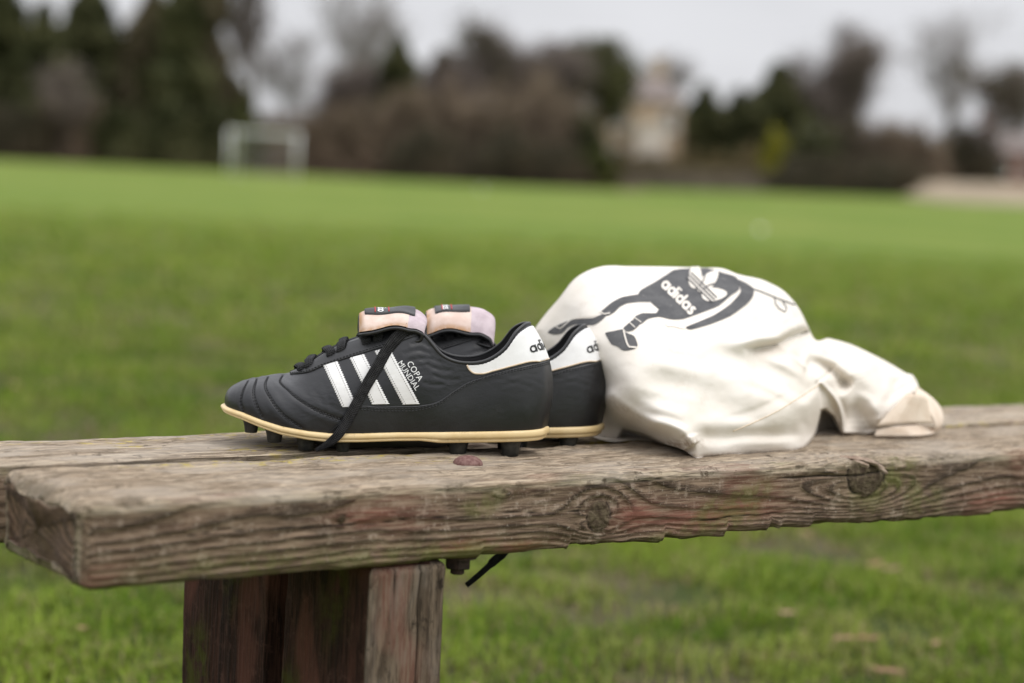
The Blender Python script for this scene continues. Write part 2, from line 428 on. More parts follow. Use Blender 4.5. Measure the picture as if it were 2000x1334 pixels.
def shrub(px, ytop, wpx, D, label, seed, mat=M_BRUSH, leafy=None, n=3000, cat='shrub', group='shrubs and undergrowth along the field edge'):
    r = np.random.default_rng(seed); b = on_ground_at(px, D)
    yb = HORIZON_Y + (px - 1000) * math.tan(ROLL) + CAM_H / MPP(D)
    H = max(.8, (yb - ytop) * MPP(D)); R = wpx * .5 * MPP(D)
    root = empty('shrub', b); tag(root, label, cat, group)
    S = []
    for k in range(14):
        a = r.uniform(0, 6.28); q = r.uniform(0, .04) * R
        p = np.array([q * math.cos(a), q * math.sin(a), 0.]); e = np.array([math.cos(a) * R * r.uniform(.3, .9), math.sin(a) * R * r.uniform(.3, .9), H * r.uniform(.5, .95)])
        S.append((p, (p + e) / 2 + r.normal(0, .15, 3), .05, .035)); S.append((S[-1][1], e, .035, .015))
    segs_mesh('stems', S, M_BARK, root, 4)
    u3 = r.normal(size=(n, 3)); u3 /= np.linalg.norm(u3, axis=1)[:, None]; u3[:, 2] = np.abs(u3[:, 2])
    rr = r.uniform(.25, 1, n)[:, None] ** .5
    lump = 1 + .28 * fbm(u3 * 2.2 + seed, 2)[:, None]
    c = u3 * rr * lump * np.array([R, R, H * .95])
    if leafy:
        V, Fq = leaf_quads(c, .22, r); mesh_obj('crown', V, Fq, leafy, root, smooth=False)
    else:
        d = u3 * np.array([.6, .6, 1]) + r.normal(0, .45, (n, 3)); d /= np.linalg.norm(d, axis=1)[:, None]
        L = r.uniform(.4, 1.1, n)[:, None]
        segs_mesh('crown', [(p, q, (.050, .020)[0], .020) for p, q in zip(c - d * L * .5, c + d * L * .5)], mat, root, 3)
    return root

# evergreens at the left edge of the field
for k, (px, yt, w, D, mt, lb) in enumerate([
        (-90, -60, 150, 128, M_CON, 'broad dark conifer at the outer end of the evergreen row'),
        (-5, -45, 120, 124, M_CON, 'tall dark conifer next to the outermost evergreen'),
        (78, 18, 110, 122, M_CON, 'shorter pointed dark conifer between two taller ones'),
        (165, -50, 130, 126, M_CON, 'tall dark conifer with a sky gap on either side of its tip'),
        (222, 85, 100, 132, M_CON2, 'low brownish conifer filling the gap in the evergreen row'),
        (288, -10, 120, 125, M_CON2, 'brown tinged conifer in the evergreen row'),
        (345, -40, 110, 121, M_CON, 'dark green conifer beside the tallest evergreen'),
        (388, -110, 100, 127, M_CON2, 'tallest conifer ending the evergreen row next to bare trees'),
        (445, 150, 100, 128, M_CON, 'small dark green conifer behind the goal'),
        (768, 78, 88, 128, M_CON, 'slender dark conifer rising out of brown shrubs'),
        (852, 105, 90, 133, M_CON2, 'slender brownish conifer next to the domed bare tree'),
        (1368, 178, 110, 150, M_CON, 'small dark conifer beside the stone house'),
        (1432, 190, 90, 152, M_CON, 'small narrow conifer between two other conifers'),
        (1508, 140, 150, 150, M_CON, 'largest conifer of the three by the stone house')]):
    conifer(px, yt, w, D, mt, lb, 100 + k)
# leafless trees
for k, a in enumerate([
        (30, 60, 170, 134, 'bare brown tree standing among the left conifers', M_TWIG, 1.2, .022, None, 0),
        (235, 70, 150, 137, 'bare brown tree showing between the conifers', M_TWIG, 1.2, .022, None, 0),
        (125, 120, 130, 117, 'thin bare brown tree in front of the shorter pointed conifer', M_TWIG, .55, .016, None, 0),
        (492, -170, 130, 140, 'very tall narrow bare tree behind the goal', M_TWIG, 1.1, .024, None, 0),
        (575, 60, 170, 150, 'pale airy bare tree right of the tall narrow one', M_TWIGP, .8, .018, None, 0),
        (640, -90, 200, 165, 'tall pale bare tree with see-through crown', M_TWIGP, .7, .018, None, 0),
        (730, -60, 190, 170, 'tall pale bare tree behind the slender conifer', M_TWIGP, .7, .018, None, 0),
        (690, 120, 150, 130, 'low brown bare tree below the slender conifer', M_TWIG, 1.4, .026, None, 0),
        (805, 118, 150, 131, 'low brown bare tree between the two slender conifers', M_TWIG, 1.4, .026, None, 0),
        (905, 105, 160, 130, 'low brown bare tree left of the domed tree', M_TWIG, 1.4, .026, None, 0),
        (1040, 80, 150, 131, 'low brown bare tree overlapping the domed tree', M_TWIG, 1.4, .026, None, 0),
        (985, 38, 190, 132, 'dome shaped dense bare tree behind brown shrubs', M_TWIG, 1.5, .028, 900, 0),
        (1085, 88, 150, 136, 'smaller bare tree between the domed one and the ivy tree', M_TWIG, 1.3, .024, None, 0),
        (1150, 78, 125, 134, 'ivy covered tree leaning beside the stone house', M_TWIG, .8, .022, 4200, .10),
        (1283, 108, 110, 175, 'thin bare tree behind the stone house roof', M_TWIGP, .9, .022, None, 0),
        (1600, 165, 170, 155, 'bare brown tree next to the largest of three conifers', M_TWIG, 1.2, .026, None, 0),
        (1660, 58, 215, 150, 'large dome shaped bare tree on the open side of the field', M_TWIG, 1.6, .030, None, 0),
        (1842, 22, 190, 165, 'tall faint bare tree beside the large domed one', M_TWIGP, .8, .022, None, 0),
        (1925, 150, 190, 150, 'grey green ivy spotted bare tree before the brick house', M_TWIG, 1.0, .024, 700, 0),
        (2090, 90, 220, 155, 'wide bare tree past the brick house', M_TWIG, 1.1, .024, None, 0)]):
    bare_tree(a[0], a[1], a[2], a[3], a[4], 300 + k, a[5], a[6], a[7], a[8], a[9])
# shrubs and undergrowth
for k, (px, yt, w, D, mt, leaf, lb) in enumerate([
        (-60, 190, 160, 118, M_DARKB, None, 'dark brown undergrowth below the outermost conifer'),
        (45, 210, 150, 118, M_DARKB, None, 'dark brown undergrowth between two tall conifers'),
        (140, 175, 150, 119, M_BRUSH, None, 'brown shrub below the evergreen row'),
        (235, 205, 140, 118, M_DARKB, M_CON, 'dark evergreen bush under the low brownish conifer'),
        (330, 200, 150, 118, M_DARKB, M_CON, 'dark evergreen bush under the row of conifers'),
        (425, 205, 140, 119, M_DARKB, M_CON, 'dark green bush behind the near goal post'),
        (470, 200, 110, 121, M_BRUSH, M_IVY, 'green ivy bush behind the goal crossbar'),
        (540, 225, 150, 122, M_BRUSH, None, 'brown shrub filling the goal mouth view'),
        (620, 215, 170, 122, M_BRUSH, None, 'brown shrub just past the goal'),
        (700, 190, 170, 121, M_BRUSH, None, 'brown shrub below the slender conifer'),
        (790, 165, 170, 122, M_BRUSH, None, 'brown shrub in front of two slender conifers'),
        (870, 150, 180, 124, M_BRUSH, None, 'tall brown shrub left of the domed bare tree'),
        (960, 165, 190, 122, M_BRUSH, None, 'tall brown shrub under the domed bare tree'),
        (1050, 150, 190, 124, M_BRUSH, None, 'tall brown shrub right of the domed bare tree'),
        (1115, 195, 150, 122, M_BRUSH, None, 'brown shrub at the foot of the ivy tree'),
        (1146, 215, 76, 120, M_BRUSH, M_CON, 'dark green rounded evergreen bush beside the house'),
        (1165, 290, 90, 119, M_BRUSH, M_IVY, 'low green bush below the dark rounded bush'),
        (830, 250, 160, 118, M_DARKB, None, 'low dark shrub in front of the tall brown shrubs'),
        (1000, 260, 180, 118, M_DARKB, None, 'low dark shrub at the middle of the field edge'),
        (1080, 285, 150, 118, M_DARKB, None, 'low dark shrub near the end of the stone wall'),
        (1515, 268, 70, 138, M_BRUSH, M_YEL, 'bright yellow green bush behind the stone wall'),
        (1580, 240, 130, 138, M_DARKB, M_CON, 'dark green bush next to the yellow green one'),
        (1640, 250, 150, 140, M_DARKB, None, 'dark undergrowth below the large domed bare tree'),
        (1720, 240, 160, 140, M_BRUSH, None, 'brown shrub below the large domed bare tree'),
        (1790, 265, 130, 140, M_BRUSH, None, 'brown shrub beside the sandy bank'),
        (1880, 255, 160, 150, M_DARKB, None, 'dark shrub behind the sandy bank'),
        (1600, 315, 200, 134, M_DARKB, None, 'low dark shrub in front of the yellow green bush'),
        (1730, 325, 200, 134, M_DARKB, None, 'low dark shrub next to the sandy bank')]):
    shrub(px, yt, w, D, lb, 500 + k, mt, leaf)

# reddish leaf litter strip under the trees
def ribbon_ground(name, pts, w, mat, z):
    pts = np.array(pts, float); V = []
    for p in pts: V += [(p[0], p[1] - w, terrain(p[0], p[1] - w) + z), (p[0], p[1] + w, terrain(p[0], p[1] + w) + z)]
    o = mesh_obj(name, V, [[2 * i, 2 * i + 2, 2 * i + 3, 2 * i + 1] for i in range(len(pts) - 1)], mat); o['kind'] = 'structure'; return o
ribbon_ground('leafy_verge', [on_ground_at(px, 122) for px in range(-200, 1300, 50)], 8.5, speckled('leafy_soil', (.11, .060, .040), (.20, .115, .078), .5), .02)
# sandy bank on the right
bk = []
for px in range(1780, 2400, 30):
    p = on_ground_at(px, 128)
    hgt = 1.1 * min(1, (px - 1775) / 70)
    for dy, zz in ((-9, .0), (-4, .45), (0, .85), (4, 1.0), (12, .9), (22, 0)): bk.append((p[0], p[1] + dy, terrain(p[0], p[1] + dy) + zz * hgt + .02))
bank = mesh_obj('sandy_bank', bk, grid_faces(len(bk) // 6, 6), speckled('sandy_earth', (.215, .170, .110), (.285, .228, .155), .5)); bank['kind'] = 'structure'

# goal
def goal():
    D = 80.0; a = on_ground_at(447, D); b = on_ground_at(580, D - .4)
    d = b - a; Wd = np.linalg.norm(d[:2]); ang = math.atan2(d[1], d[0])
    root = empty('goal', a, ang); tag(root, 'small white football goal frame at the far edge of the pitch', 'goal')
    wm = speckled('goal_paint', (.74, .74, .72), (.82, .82, .80), 3.0, .45, .5)
    h, t = 1.86, .11
    for x in (0, Wd):
        MB().tube([(x, 0, 0), (x, 0, h)], t / 2, 10).build('post', wm, root, True)
        MB().tube([(x + (.14 if x == 0 else -.14), 1.1, 0), (x + (.14 if x == 0 else -.14), 1.0, h * .97), (x, .05, h * .99)], t / 2.4, 8).build('rear_post', wm, root, True)
    MB().tube([(-t / 2, 0, h - t / 2), (Wd + t / 2, 0, h - t / 2)], t / 2, 10).build('crossbar', wm, root, True)
    MB().tube([(.14, 1.0, h * .97), (Wd - .14, 1.0, h * .97)], t / 2.4, 8).build('rear_bar', wm, root, True)
    nb = MB()
    for i in range(int(Wd / .16) + 1): nb.tube([(min(i * .16, Wd), .02, h - .07), (min(i * .16, Wd), 1.0, h * .96), (min(i * .16, Wd), 1.12, .02)], .004, 3, False)
    for i in range(12): nb.tube([(0, 1.05 + .06 * (1 - i / 12), i * .15), (Wd, 1.05 + .06 * (1 - i / 12), i * .15)], .004, 3, False)
    nb.build('net', speckled('net_cord', (.45, .45, .44), (.55, .55, .54), 3), root)
goal()

# stone house, brick house, wall
def window(root, x, z, w, h, y, frame, pane):
    f = MB()
    for s in (-1, 1):
        f.box((x + s * (w / 2 - .05), y, z), (.1, .14, h)); f.box((x, y, z + s * (h / 2 - .05)), (w - .2, .14, .1))
    o = f.build('window', frame, root)
    MB().box((x, y + .03, z), (w - .2, .03, h - .2)).build('pane', pane, o); MB().box((x, y - .06, z - h / 2 - .05), (w + .2, .3, .1)).build('sill', frame, o)
M_STONE = speckled('cream_stone', (.36, .275, .19), (.46, .36, .26), 1.5, .9)
M_BRICK = speckled('red_brick', (.20, .085, .07), (.28, .13, .105), 2.5, .9)
M_ROOF = speckled('slate_roof', (.15, .125, .115), (.22, .185, .17), 1.2, .8)
M_WFR = speckled('window_white', (.72, .70, .66), (.8, .79, .76), 2, .5)
mg = NT('window_glass', .08, .8); mg.color((.05, .055, .06)); M_GLASS = mg.m
M_RENDER = speckled('pale_render', (.62, .55, .47), (.70, .63, .55), 1.0, .9)
def house(px, D, w, d, hw, hr, wallm, label, wins, rz, chim, bay=False):
    b = on_ground_at(px, D); root = empty('house', b, rz); tag(root, label, 'house')
    MB().box((0, d / 2, hw / 2), (w, d, hw)).build('wall', wallm, root)
    v = np.array([(-w / 2 - .25, -.3, hw), (w / 2 + .25, -.3, hw), (w / 2 + .25, d + .3, hw), (-w / 2 - .25, d + .3, hw), (-w / 2 + 1.2, d / 2, hw + hr), (w / 2 - 1.2, d / 2, hw + hr)])
    rf = mesh_obj('roof', v, [[0, 1, 5, 4], [1, 2, 5], [2, 3, 4, 5], [3, 0, 4], [3, 2, 1, 0]], M_ROOF, root, smooth=False)
    for cx in chim: MB().box((cx, d / 2, hw + hr + .3), (.9, .7, 1.8)).box((cx, d / 2, hw + hr + 1.26), (1.05, .85, .15)).build('chimney', wallm, rf)
    for (x, z, ww, hh) in wins: window(root, x, z, ww, hh, -.03, M_WFR, M_GLASS)
    if bay:
        MB().box((bay, -.6, 2.3), (2.1, 1.2, 4.4)).box((bay, -.62, 4.58), (2.3, 1.36, .16)).build('bay', M_RENDER, root)
house(1252, 143, 5.4, 6, 6.3, 1.9, M_STONE, 'cream stone house with grey roof behind the low wall', [(-1.8, 4.9, 1.0, 1.3), (1.8, 4.9, 1.0, 1.3), (-1.9, 2.2, 1.0, 1.4)], .12, (1.4,), .35)
house(1985, 172, 11, 7, 3.9, 2.0, M_BRICK, 'red brick house with pale windows beyond the sandy bank', [(-4.0, 2.6, 1.6, 1.3), (-1.4, 2.6, 1.6, 1.3), (1.4, 2.6, 1.6, 1.3), (4.0, 2.6, 1.6, 1.3)], -.1, (-2.5, 3.0))
A, B = on_ground_at(1170, 136), on_ground_at(1590, 136)
ang = math.atan2(B[1] - A[1], B[0] - A[0]); Lw = float(np.linalg.norm((B - A)[:2]))
wr = empty('boundary_wall', A, ang); tag(wr, 'long low brown stone wall below the house and conifers', 'wall')
wm1 = speckled('wall_stone', (.10, .078, .062), (.17, .135, .11), 1.2, .95); wm2 = speckled('wall_coping', (.17, .13, .085), (.24, .185, .12), 1.2, .95)
nseg = 12
for k in range(nseg):
    x0 = Lw * k / nseg
    zz = float(terrain(*(A + (B - A) * (k + .5) / nseg)[:2])) - A[2]
    MB().box((x0 + Lw / nseg / 2, 0, .55 + zz), (Lw / nseg - .02, .4, 1.5)).build('wall_panel', wm1, wr)
    MB().box((x0 + Lw / nseg / 2, 0, 1.39 + zz), (Lw / nseg - .02, .55, .16)).build('coping_stone', wm2, wr)
for k, px in enumerate((1215, 1275, 1335, 1400, 1465)):
    shrub(px, 292 + (k % 2) * 6, 90, 141, ['low olive hedge bush left of the house bay', 'low olive hedge bush below the house bay', 'low olive hedge bush under the smallest conifer', 'low olive hedge bush under the narrow conifer', 'low olive hedge bush under the largest of three conifers'][k], 700 + k, M_BRUSH, speckled('olive_hedge_%d' % k, (.10, .075, .03), (.17, .125, .055), .8), 700)

# ================================================================== bench
BENCH_Z = CAM_H - 0.258
YAW = math.radians(35.5)
BU = np.array([math.cos(YAW), math.sin(YAW), 0]); BW = np.array([-math.sin(YAW), math.cos(YAW), 0])
BP0 = np.array([-0.31, 1.451, BENCH_Z])
TH, W1, GAP, W2, REAR_DROP = 0.066, 0.159, 0.030, 0.132, 0.0005
bench = empty('bench', (BP0[0], BP0[1], 0), YAW)
tag(bench, 'weathered two-plank wooden bench on short timber legs', 'bench')

def wood_mat(name, light, dark, grey, red_amt, moss_amt, lichen=0.0, axis='X', moss=(.105, .115, .022), dk=1.0):
    """weathered timber; 'ring' is the growth-ring figure, 'front' marks faces that hold dampness, paint and dirt, and leg faces with shade painted in"""
    n = NT(name, .85, .22); v = n.obj()
    st = {'X': (1, 16, 16), 'Z': (16, 16, 1)}[axis]
    vs_ = n.mapping(v, st)
    fib = n.noise(vs_, 26, 5, .65, .4); fib2 = n.noise(vs_, 58, 3, .6); blot = n.noise(v, 17, 4, .6); blot2 = n.noise(n.mapping(v, tuple(x ** .4 for x in st)), 9, 4, .62)
    fr = n.attr('front'); ring = n.attr('ring'); knot = n.attr('knot'); crack = n.attr('crack')
    c = n.mix(ring, light, dark)
    c = n.mix(n.rng(fib, .44, .62, 0, .85), c, tuple(x * .40 for x in dark))
    c = n.mix(n.rng(blot2, .42, .66, 0, .65), c, grey)
    c = n.mix(n.rng(fib2, .52, .74, 0, .7), c, tuple(min(.62, x * 1.45) for x in light))
    c = n.mix(n.math('MULTIPLY', n.rng(n.noise(v, 60, 4, .7), .56, .70), n.rng(blot, .35, .6)), c, tuple(x * .32 for x in dark))
    # dampness, brown dirt, remains of red stain, algae; on the legs also painted shade
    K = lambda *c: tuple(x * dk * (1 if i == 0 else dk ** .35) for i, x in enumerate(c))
    damp_shade = n.mix(n.rng(fib, .36, .64), K(.250, .178, .124), K(.078, .049, .032))
    damp_shade = n.mix(n.rng(n.math('ADD', ring, n.rng(fib2, .3, .7, -.25, .25)), .45, 1.0, 0, .85), damp_shade, K(.040, .027, .019))
    damp_shade = n.mix(n.rng(n.noise(v, 55, 6, .75), .52, .66, 0, .9), damp_shade, K(.310, .240, .185))
    damp_shade = n.mix(n.rng(n.noise(v, 330, 3, .7), .60, .72, 0, .6), damp_shade, K(.42, .37, .30))
    damp_shade = n.mix(n.rng(blot2, .52, .72, 0, .75), damp_shade, K(.062, .045, .032))
    c = n.mix(n.rng(n.math('ADD', fr, n.math('MULTIPLY', n.math('SUBTRACT', blot, .5), .5)), .25, .75), c, damp_shade)
    redm = n.math('MULTIPLY', n.attr('red'), n.rng(fib, .28, .60, .15, 1.0))
    c = n.mix(n.math('MULTIPLY', redm, red_amt), c, (.215, .085, .060))
    mossm = n.math('MULTIPLY', n.attr('moss'), n.rng(n.noise(v, 55, 4, .65), .35, .62))
    c = n.mix(n.math('MULTIPLY', mossm, moss_amt), c, moss)
    if lichen:
        lm = n.math('MULTIPLY', n.rng(n.noise(n.mapping(v, (1, 2.2, 1)), 75, 4, .6), .50, .66), n.attr('lichen'))
        c = n.mix(n.math('MULTIPLY', lm, lichen), c, (.40, .315, .045))
        wl = n.rng(n.voronoi(v, 130), .0, .22, 1, 0)
        c = n.mix(n.math('MULTIPLY', n.math('MULTIPLY', wl, n.rng(blot, .55, .68)), .55), c, (.50, .47, .40))
    c = n.mix(n.math('MULTIPLY', n.attr('endg'), n.rng(n.noise(v, 60, 4, .6), .25, .65, 1.0, .75)), c, n.mix(ring, (.150, .095, .062), (.026, .017, .012)))
    c = n.mix(knot, c, n.mix(n.rng(n.noise(v, 220, 4, .7), .35, .65), (.050, .034, .022), (.125, .098, .060)))
    c = n.mix(crack, c, (.012, .009, .007))
    n.color(c)
    h = n.math('ADD', n.math('MULTIPLY', fib, 1.0), n.math('MULTIPLY', n.noise(v, 420, 3, .7), .35))
    h = n.math('ADD', h, n.math('MULTIPLY', fib2, .5))
    n.bump(h, .75, .0011)
    return n.m

def ring_section(A, T, rad, fine):
    """rounded rectangle, p in 0..A, q in -T..0; fine = spacing on (front, top, back, bottom); starts at the lower front corner"""
    pts, nor = [], []
    def line(p0, p1, sp, nrm):
        L = math.hypot(p1[0] - p0[0], p1[1] - p0[1]); k = max(2, int(L / sp))
        for i in range(k):
            t = i / k; pts.append((p0[0] + (p1[0] - p0[0]) * t, p0[1] + (p1[1] - p0[1]) * t)); nor.append(nrm)
    def arc(c, a0, a1, r, k=7):
        for i in range(k):
            a = a0 + (a1 - a0) * i / k; pts.append((c[0] + r * math.cos(a), c[1] + r * math.sin(a))); nor.append((math.cos(a), math.sin(a)))
    (r, s) = rad if isinstance(rad, tuple) else (rad, rad); pi = math.pi      # radius of the upper front and upper back edge
    b = max(r, s) * .7
    line((0, -T + b), (0, -r), fine[0], (-1, 0)); arc((r, -r), pi, pi / 2, r)
    line((r, 0), (A - s, 0), fine[1], (0, 1)); arc((A - s, -s), pi / 2, 0, s)
    line((A, -s), (A, -T + b), fine[2], (1, 0)); arc((A - b, -T + b), 0, -pi / 2, b)
    line((A - b, -T), (b, -T), fine[3], (0, -1)); arc((b, -T + b), -pi / 2, -pi, b)
    return np.array(pts), np.array(nor)

def timber(name, parent, mat, L, A, T, axes, origin, rad, fine, lsp, pith, seed, ring_w=.0026, knots=(), cracks=(), endround=.010, amp=.0010, red=(), moss=None, lichen=None, frontness=None, splinter=False, chips=()):
    """a solid weathered timber: l along the grain, p across (0 = front), q across (0 = top); axes maps (l,p,q) to the parent's frame"""
    sec, nrm = ring_section(A, T, rad, fine); m = len(sec)
    ls = [0.0]
    while ls[-1] < L:
        l = ls[-1]; s = lsp[0] if l < lsp[2] else lsp[1]
        if l < endround * 1.5: s = endround / 6
        ls.append(min(L, l + s))
        if L - ls[-1] < 1e-6: break
    ls = np.array(ls); n = len(ls)
    l3 = np.repeat(ls, m); P = np.tile(sec, (n, 1)); Nn = np.tile(nrm, (n, 1))
    # worn ends
    de = np.minimum(l3, L - l3); er = endround * (1 + .35 * pnoise(np.stack([P[:, 0] * 40, P[:, 1] * 40, l3 * 0 + seed], 1)))
    ins = np.where(de < er, er - np.sqrt(np.maximum(0, er ** 2 - (er - np.minimum(de, er)) ** 2)), 0)
    P = P - Nn * ins[:, None]
    # end caps as shrinking rings
    K = 26
    caps = []
    c0 = np.array([A / 2, -T / 2])
    for end in (0, 1):
        base = P[:m] if end == 0 else P[-m:]
        for k in range(1, K + 1):
            s = 1 - k / K * .985
            caps.append((np.full(m, 0.0 if end == 0 else L), c0 + (base - c0) * s, np.full(m, -1.0 if end == 0 else 1.0)))
    allL = np.concatenate([l3] + [c[0] for c in caps]); allP = np.concatenate([P] + [c[1] for c in caps])
    NL = np.concatenate([np.zeros(len(l3))] + [c[2] for c in caps]); N2 = np.concatenate([Nn, np.zeros((len(allL) - len(l3), 2))])
    p, q = allP[:, 0], allP[:, 1]
    # growth rings
    sl = np.stack([allL * 1.6, p * 3, q * 3], 1) + seed
    wp = p - pith[0] + .010 * pnoise(sl) + .0016 * pnoise(np.stack([allL * 9, p * 25, q * 25], 1) + seed * 3)
    wq = q - pith[1] + .010 * pnoise(sl + 50) + .0016 * pnoise(np.stack([allL * 9, p * 25, q * 25], 1) + seed * 5)
    r = np.sqrt(wp ** 2 + wq ** 2)
    knot = np.zeros(len(allL)); kdisp = np.zeros(len(allL)); kcrack = np.zeros(len(allL))
    for (kl, kp, kq, rl, rc, push) in knots:
        dl = (allL - kl) / rl; dc = np.sqrt((p - kp) ** 2 + (q - kq) ** 2) * np.sign((q - kq) + 1e-6) / rc
        dd = np.sqrt(dl ** 2 + dc ** 2) * (1 + .12 * pnoise(np.stack([allL * 70, p * 70, q * 70], 1)))
        r = r + push * np.exp(-(dl / 2.6) ** 2 - (dc / 1.7) ** 2) * np.where(dc > 0, 1, -1) * (1 - np.exp(-np.abs(dc) * 2))
        kn = 1 - sstep(dd, .85, 1.05); knot = np.maximum(knot, kn * .9)
        r = np.where(dd < 1, dd * rc * .9, r)
        kdisp += -.0013 * np.exp(-((dd - 1) / .13) ** 2) + .0007 * kn
        kcrack = np.maximum(kcrack, np.exp(-((dd - 1.0) / .07) ** 2) * (np.sin(np.arctan2(dc, dl) * 2 + .9) > .25))
    ph = r / ring_w; fr = ph - np.floor(ph)
    ring = sstep(fr, .25, .92) * (1 - sstep(fr, .94, 1.0))
    # relief: soft early wood eaten out, slow waviness, crumbling edges
    low = fbm(np.stack([allL * 7, p * 22, q * 22], 1) + seed * 7, 2)
    fine_n = fbm(np.stack([allL * 35, p * 260, q * 260], 1) + seed * 11, 2)
    disp = amp * (ring - .5) + .0016 * low + .0005 * fine_n + kdisp
    edge = np.minimum(np.minimum(np.abs(p), np.abs(p - A)) + np.minimum(np.abs(q), np.abs(q + T)), .03) / .03
    crumble = np.clip(fbm(np.stack([allL * 14, p * 40, q * 40], 1) + seed * 13, 3), 0, 1)
    disp -= .0042 * crumble * (1 - edge) ** 2
    crk = kcrack
    for (l0, l1, cp, cq, wd, dep) in cracks:
        cen = .0022 * pnoise(np.stack([allL * 22, 0 * p + seed, 0 * q], 1)) + .003 * pnoise(np.stack([allL * 5, 0 * p + seed, 0 * q + 4], 1))
        dist = np.abs(np.where(cp is None, q - (cq or 0), p - (cp or 0)) + cen)
        on = sstep(allL, l0 - .01, l0 + .015) * (1 - sstep(allL, l1 - .03, l1))
        face = (np.abs(q) < .012) if cq is None else (np.abs(p) < .012)
        g = np.exp(-(dist / (wd * (.3 + .7 * on))) ** 2) * on * face
        disp -= dep * g; crk = np.maximum(crk, np.clip(g * 1.2 - .2, 0, 1))
    if splinter:
        seg = np.array([.30, .36, .41, .455, .505, .56, .585, .635, .69, .705, .745, .83, .92, 1.0, 1.1, 1.2]); lift = np.array([.001, .003, .0015, .004, .001, .0055, .002, .006, .0075, .0045, .006, .003, .002, .003, .002, .001])
        k = np.clip(np.searchsorted(seg, allL) - 1, 0, len(seg) - 1)
        frac = (allL - seg[k]) / np.maximum(.01, np.append(np.diff(seg), .1)[k])
        up = lift[k] * (1 - .65 * np.clip(frac, 0, 1)) * (allL > seg[0]) * (1 - sstep(allL, 1.15, 1.25))
        wgt = (1 - sstep(p, .006, .030)) * (1 - sstep(q + T, .004, .022))
        q = q + up * wgt; allP = np.stack([p, q], 1)
    for (cl, cp, cq, sl_, sp_, sq_, dep) in chips:
        g = np.exp(-((allL - cl) / sl_) ** 4 - ((p - cp) / sp_) ** 4 - ((q - cq) / sq_) ** 4)
        rough_ = .5 + .5 * np.sign(np.sin((allL * 420 + p * 260 + 3 * low))) * np.abs(np.sin((allL * 420 + p * 260 + 3 * low))) ** .4
        disp -= dep * g * (.35 + .65 * rough_); knot = np.maximum(knot, .5 * g)
    pos = np.stack([allL, allP[:, 0], allP[:, 1]], 1)
    pos[:, 1:] += N2 * disp[:, None]
    pos[:, 0] += NL * (disp * .9 + .0025 * low * (np.abs(NL) > 0))
    ax = np.array(axes, float); V = np.array(origin) + pos @ ax
    # faces
    Fb = grid_faces(n, m, True)
    fl = [Fb]
    start = n * m
    for end in (0, 1):
        rows = [np.arange(m) if end == 0 else np.arange((n - 1) * m, n * m)] + [start + end * K * m + k * m + np.arange(m) for k in range(K)]
        for k in range(K):
            a, b = rows[k], rows[k + 1]; j = np.arange(m); j2 = (j + 1) % m
            fq = np.stack([a[j], b[j], b[j2], a[j2]], -1); fl.append(fq[:, ::-1] if end == 0 else fq)
    Fa = np.concatenate(fl)
    if np.linalg.det(ax) > 0: Fa = Fa[:, ::-1]
    front = (1 - sstep(p, .0, .010)) * (1 - sstep(q, -.016, -.002)) + .9 * (NL != 0) + .9 * (1 - sstep(q + T, 0, .006))
    if frontness is not None: front = frontness(allL, p, q, NL)
    nz = lambda s_, o: fbm(np.stack([allL * s_ * .5, p * s_, q * s_], 1) + o, 3)
    redv = sstep(nz(14, seed + 21), .15, .55) * .45 * ((p < .012) | (NL != 0)) if axes[0][0] else sstep(nz(14, seed + 21), .12, .48) * .6
    for (rl, rp, rq, a, b_) in red: redv = np.maximum(redv * 1.0, np.exp(-((allL - rl) / a) ** 2 - (((p - rp) ** 2 + (q - rq) ** 2) / b_ ** 2)) * (p < .03) * 1.2)
    attrs = {'ring': ring, 'endg': (NL != 0) * 1.0, 'front': np.clip(front, 0, 1), 'knot': np.clip(knot, 0, 1), 'crack': np.clip(crk, 0, 1), 'red': np.clip(redv, 0, 1),
             'moss': np.clip(moss(allL, p, q, NL, nz), 0, 1) if moss else np.zeros(len(p)), 'lichen': np.clip(lichen(allL, p, q, NL, nz), 0, 1) if lichen else np.zeros(len(p))}
    return mesh_obj(name, V, Fa, mat, parent, True, attrs)

M_WOOD = wood_mat('weathered_seat_wood', (.400, .325, .235), (.215, .160, .108), (.330, .285, .230), .75, .75, 1.0)
M_WOODR = wood_mat('weathered_rear_seat_wood', (.400, .330, .245), (.200, .150, .102), (.330, .290, .240), .35, .75, .75)
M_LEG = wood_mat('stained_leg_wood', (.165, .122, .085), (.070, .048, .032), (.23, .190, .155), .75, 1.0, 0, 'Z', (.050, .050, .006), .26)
AXL = [(1, 0, 0), (0, 1, 0), (0, 0, 1)]
def lich_front(l, p, q, nl, nz):
    return (np.exp(-((l - .29) / .085) ** 2 - ((p - .146) / .016) ** 2) * 1.3 + np.exp(-((l - .15) / .05) ** 2 - ((p - .150) / .010) ** 2) + np.exp(-((l - .39) / .04) ** 2 - ((p - .105) / .012) ** 2) * .5) * (q > -.008)
def lich_rear(l, p, q, nl, nz):
    return sstep(nz(11, 4), .05, .4) * (q > -.01) * .75 + np.exp(-((p - .105) / .007) ** 2) * sstep(nz(9, 14), -.1, .3) * (q > -.01)
def moss_front(l, p, q, nl, nz):
    return sstep(nz(12, 44), .15, .5) * (p < .012) * .7 + np.exp(-((l - .33) / .10) ** 2 - ((q + .062) / .012) ** 2) * (p < .02) + np.exp(-((l - .14) / .10) ** 2 - ((q + .060) / .014) ** 2) * (p < .02) * .8 + (nl != 0) * sstep(nz(16, 3), .0, .4) * .6 + np.exp(-((l - .82) / .03) ** 2 - ((q + .03) / .02) ** 2) * (p < .02)
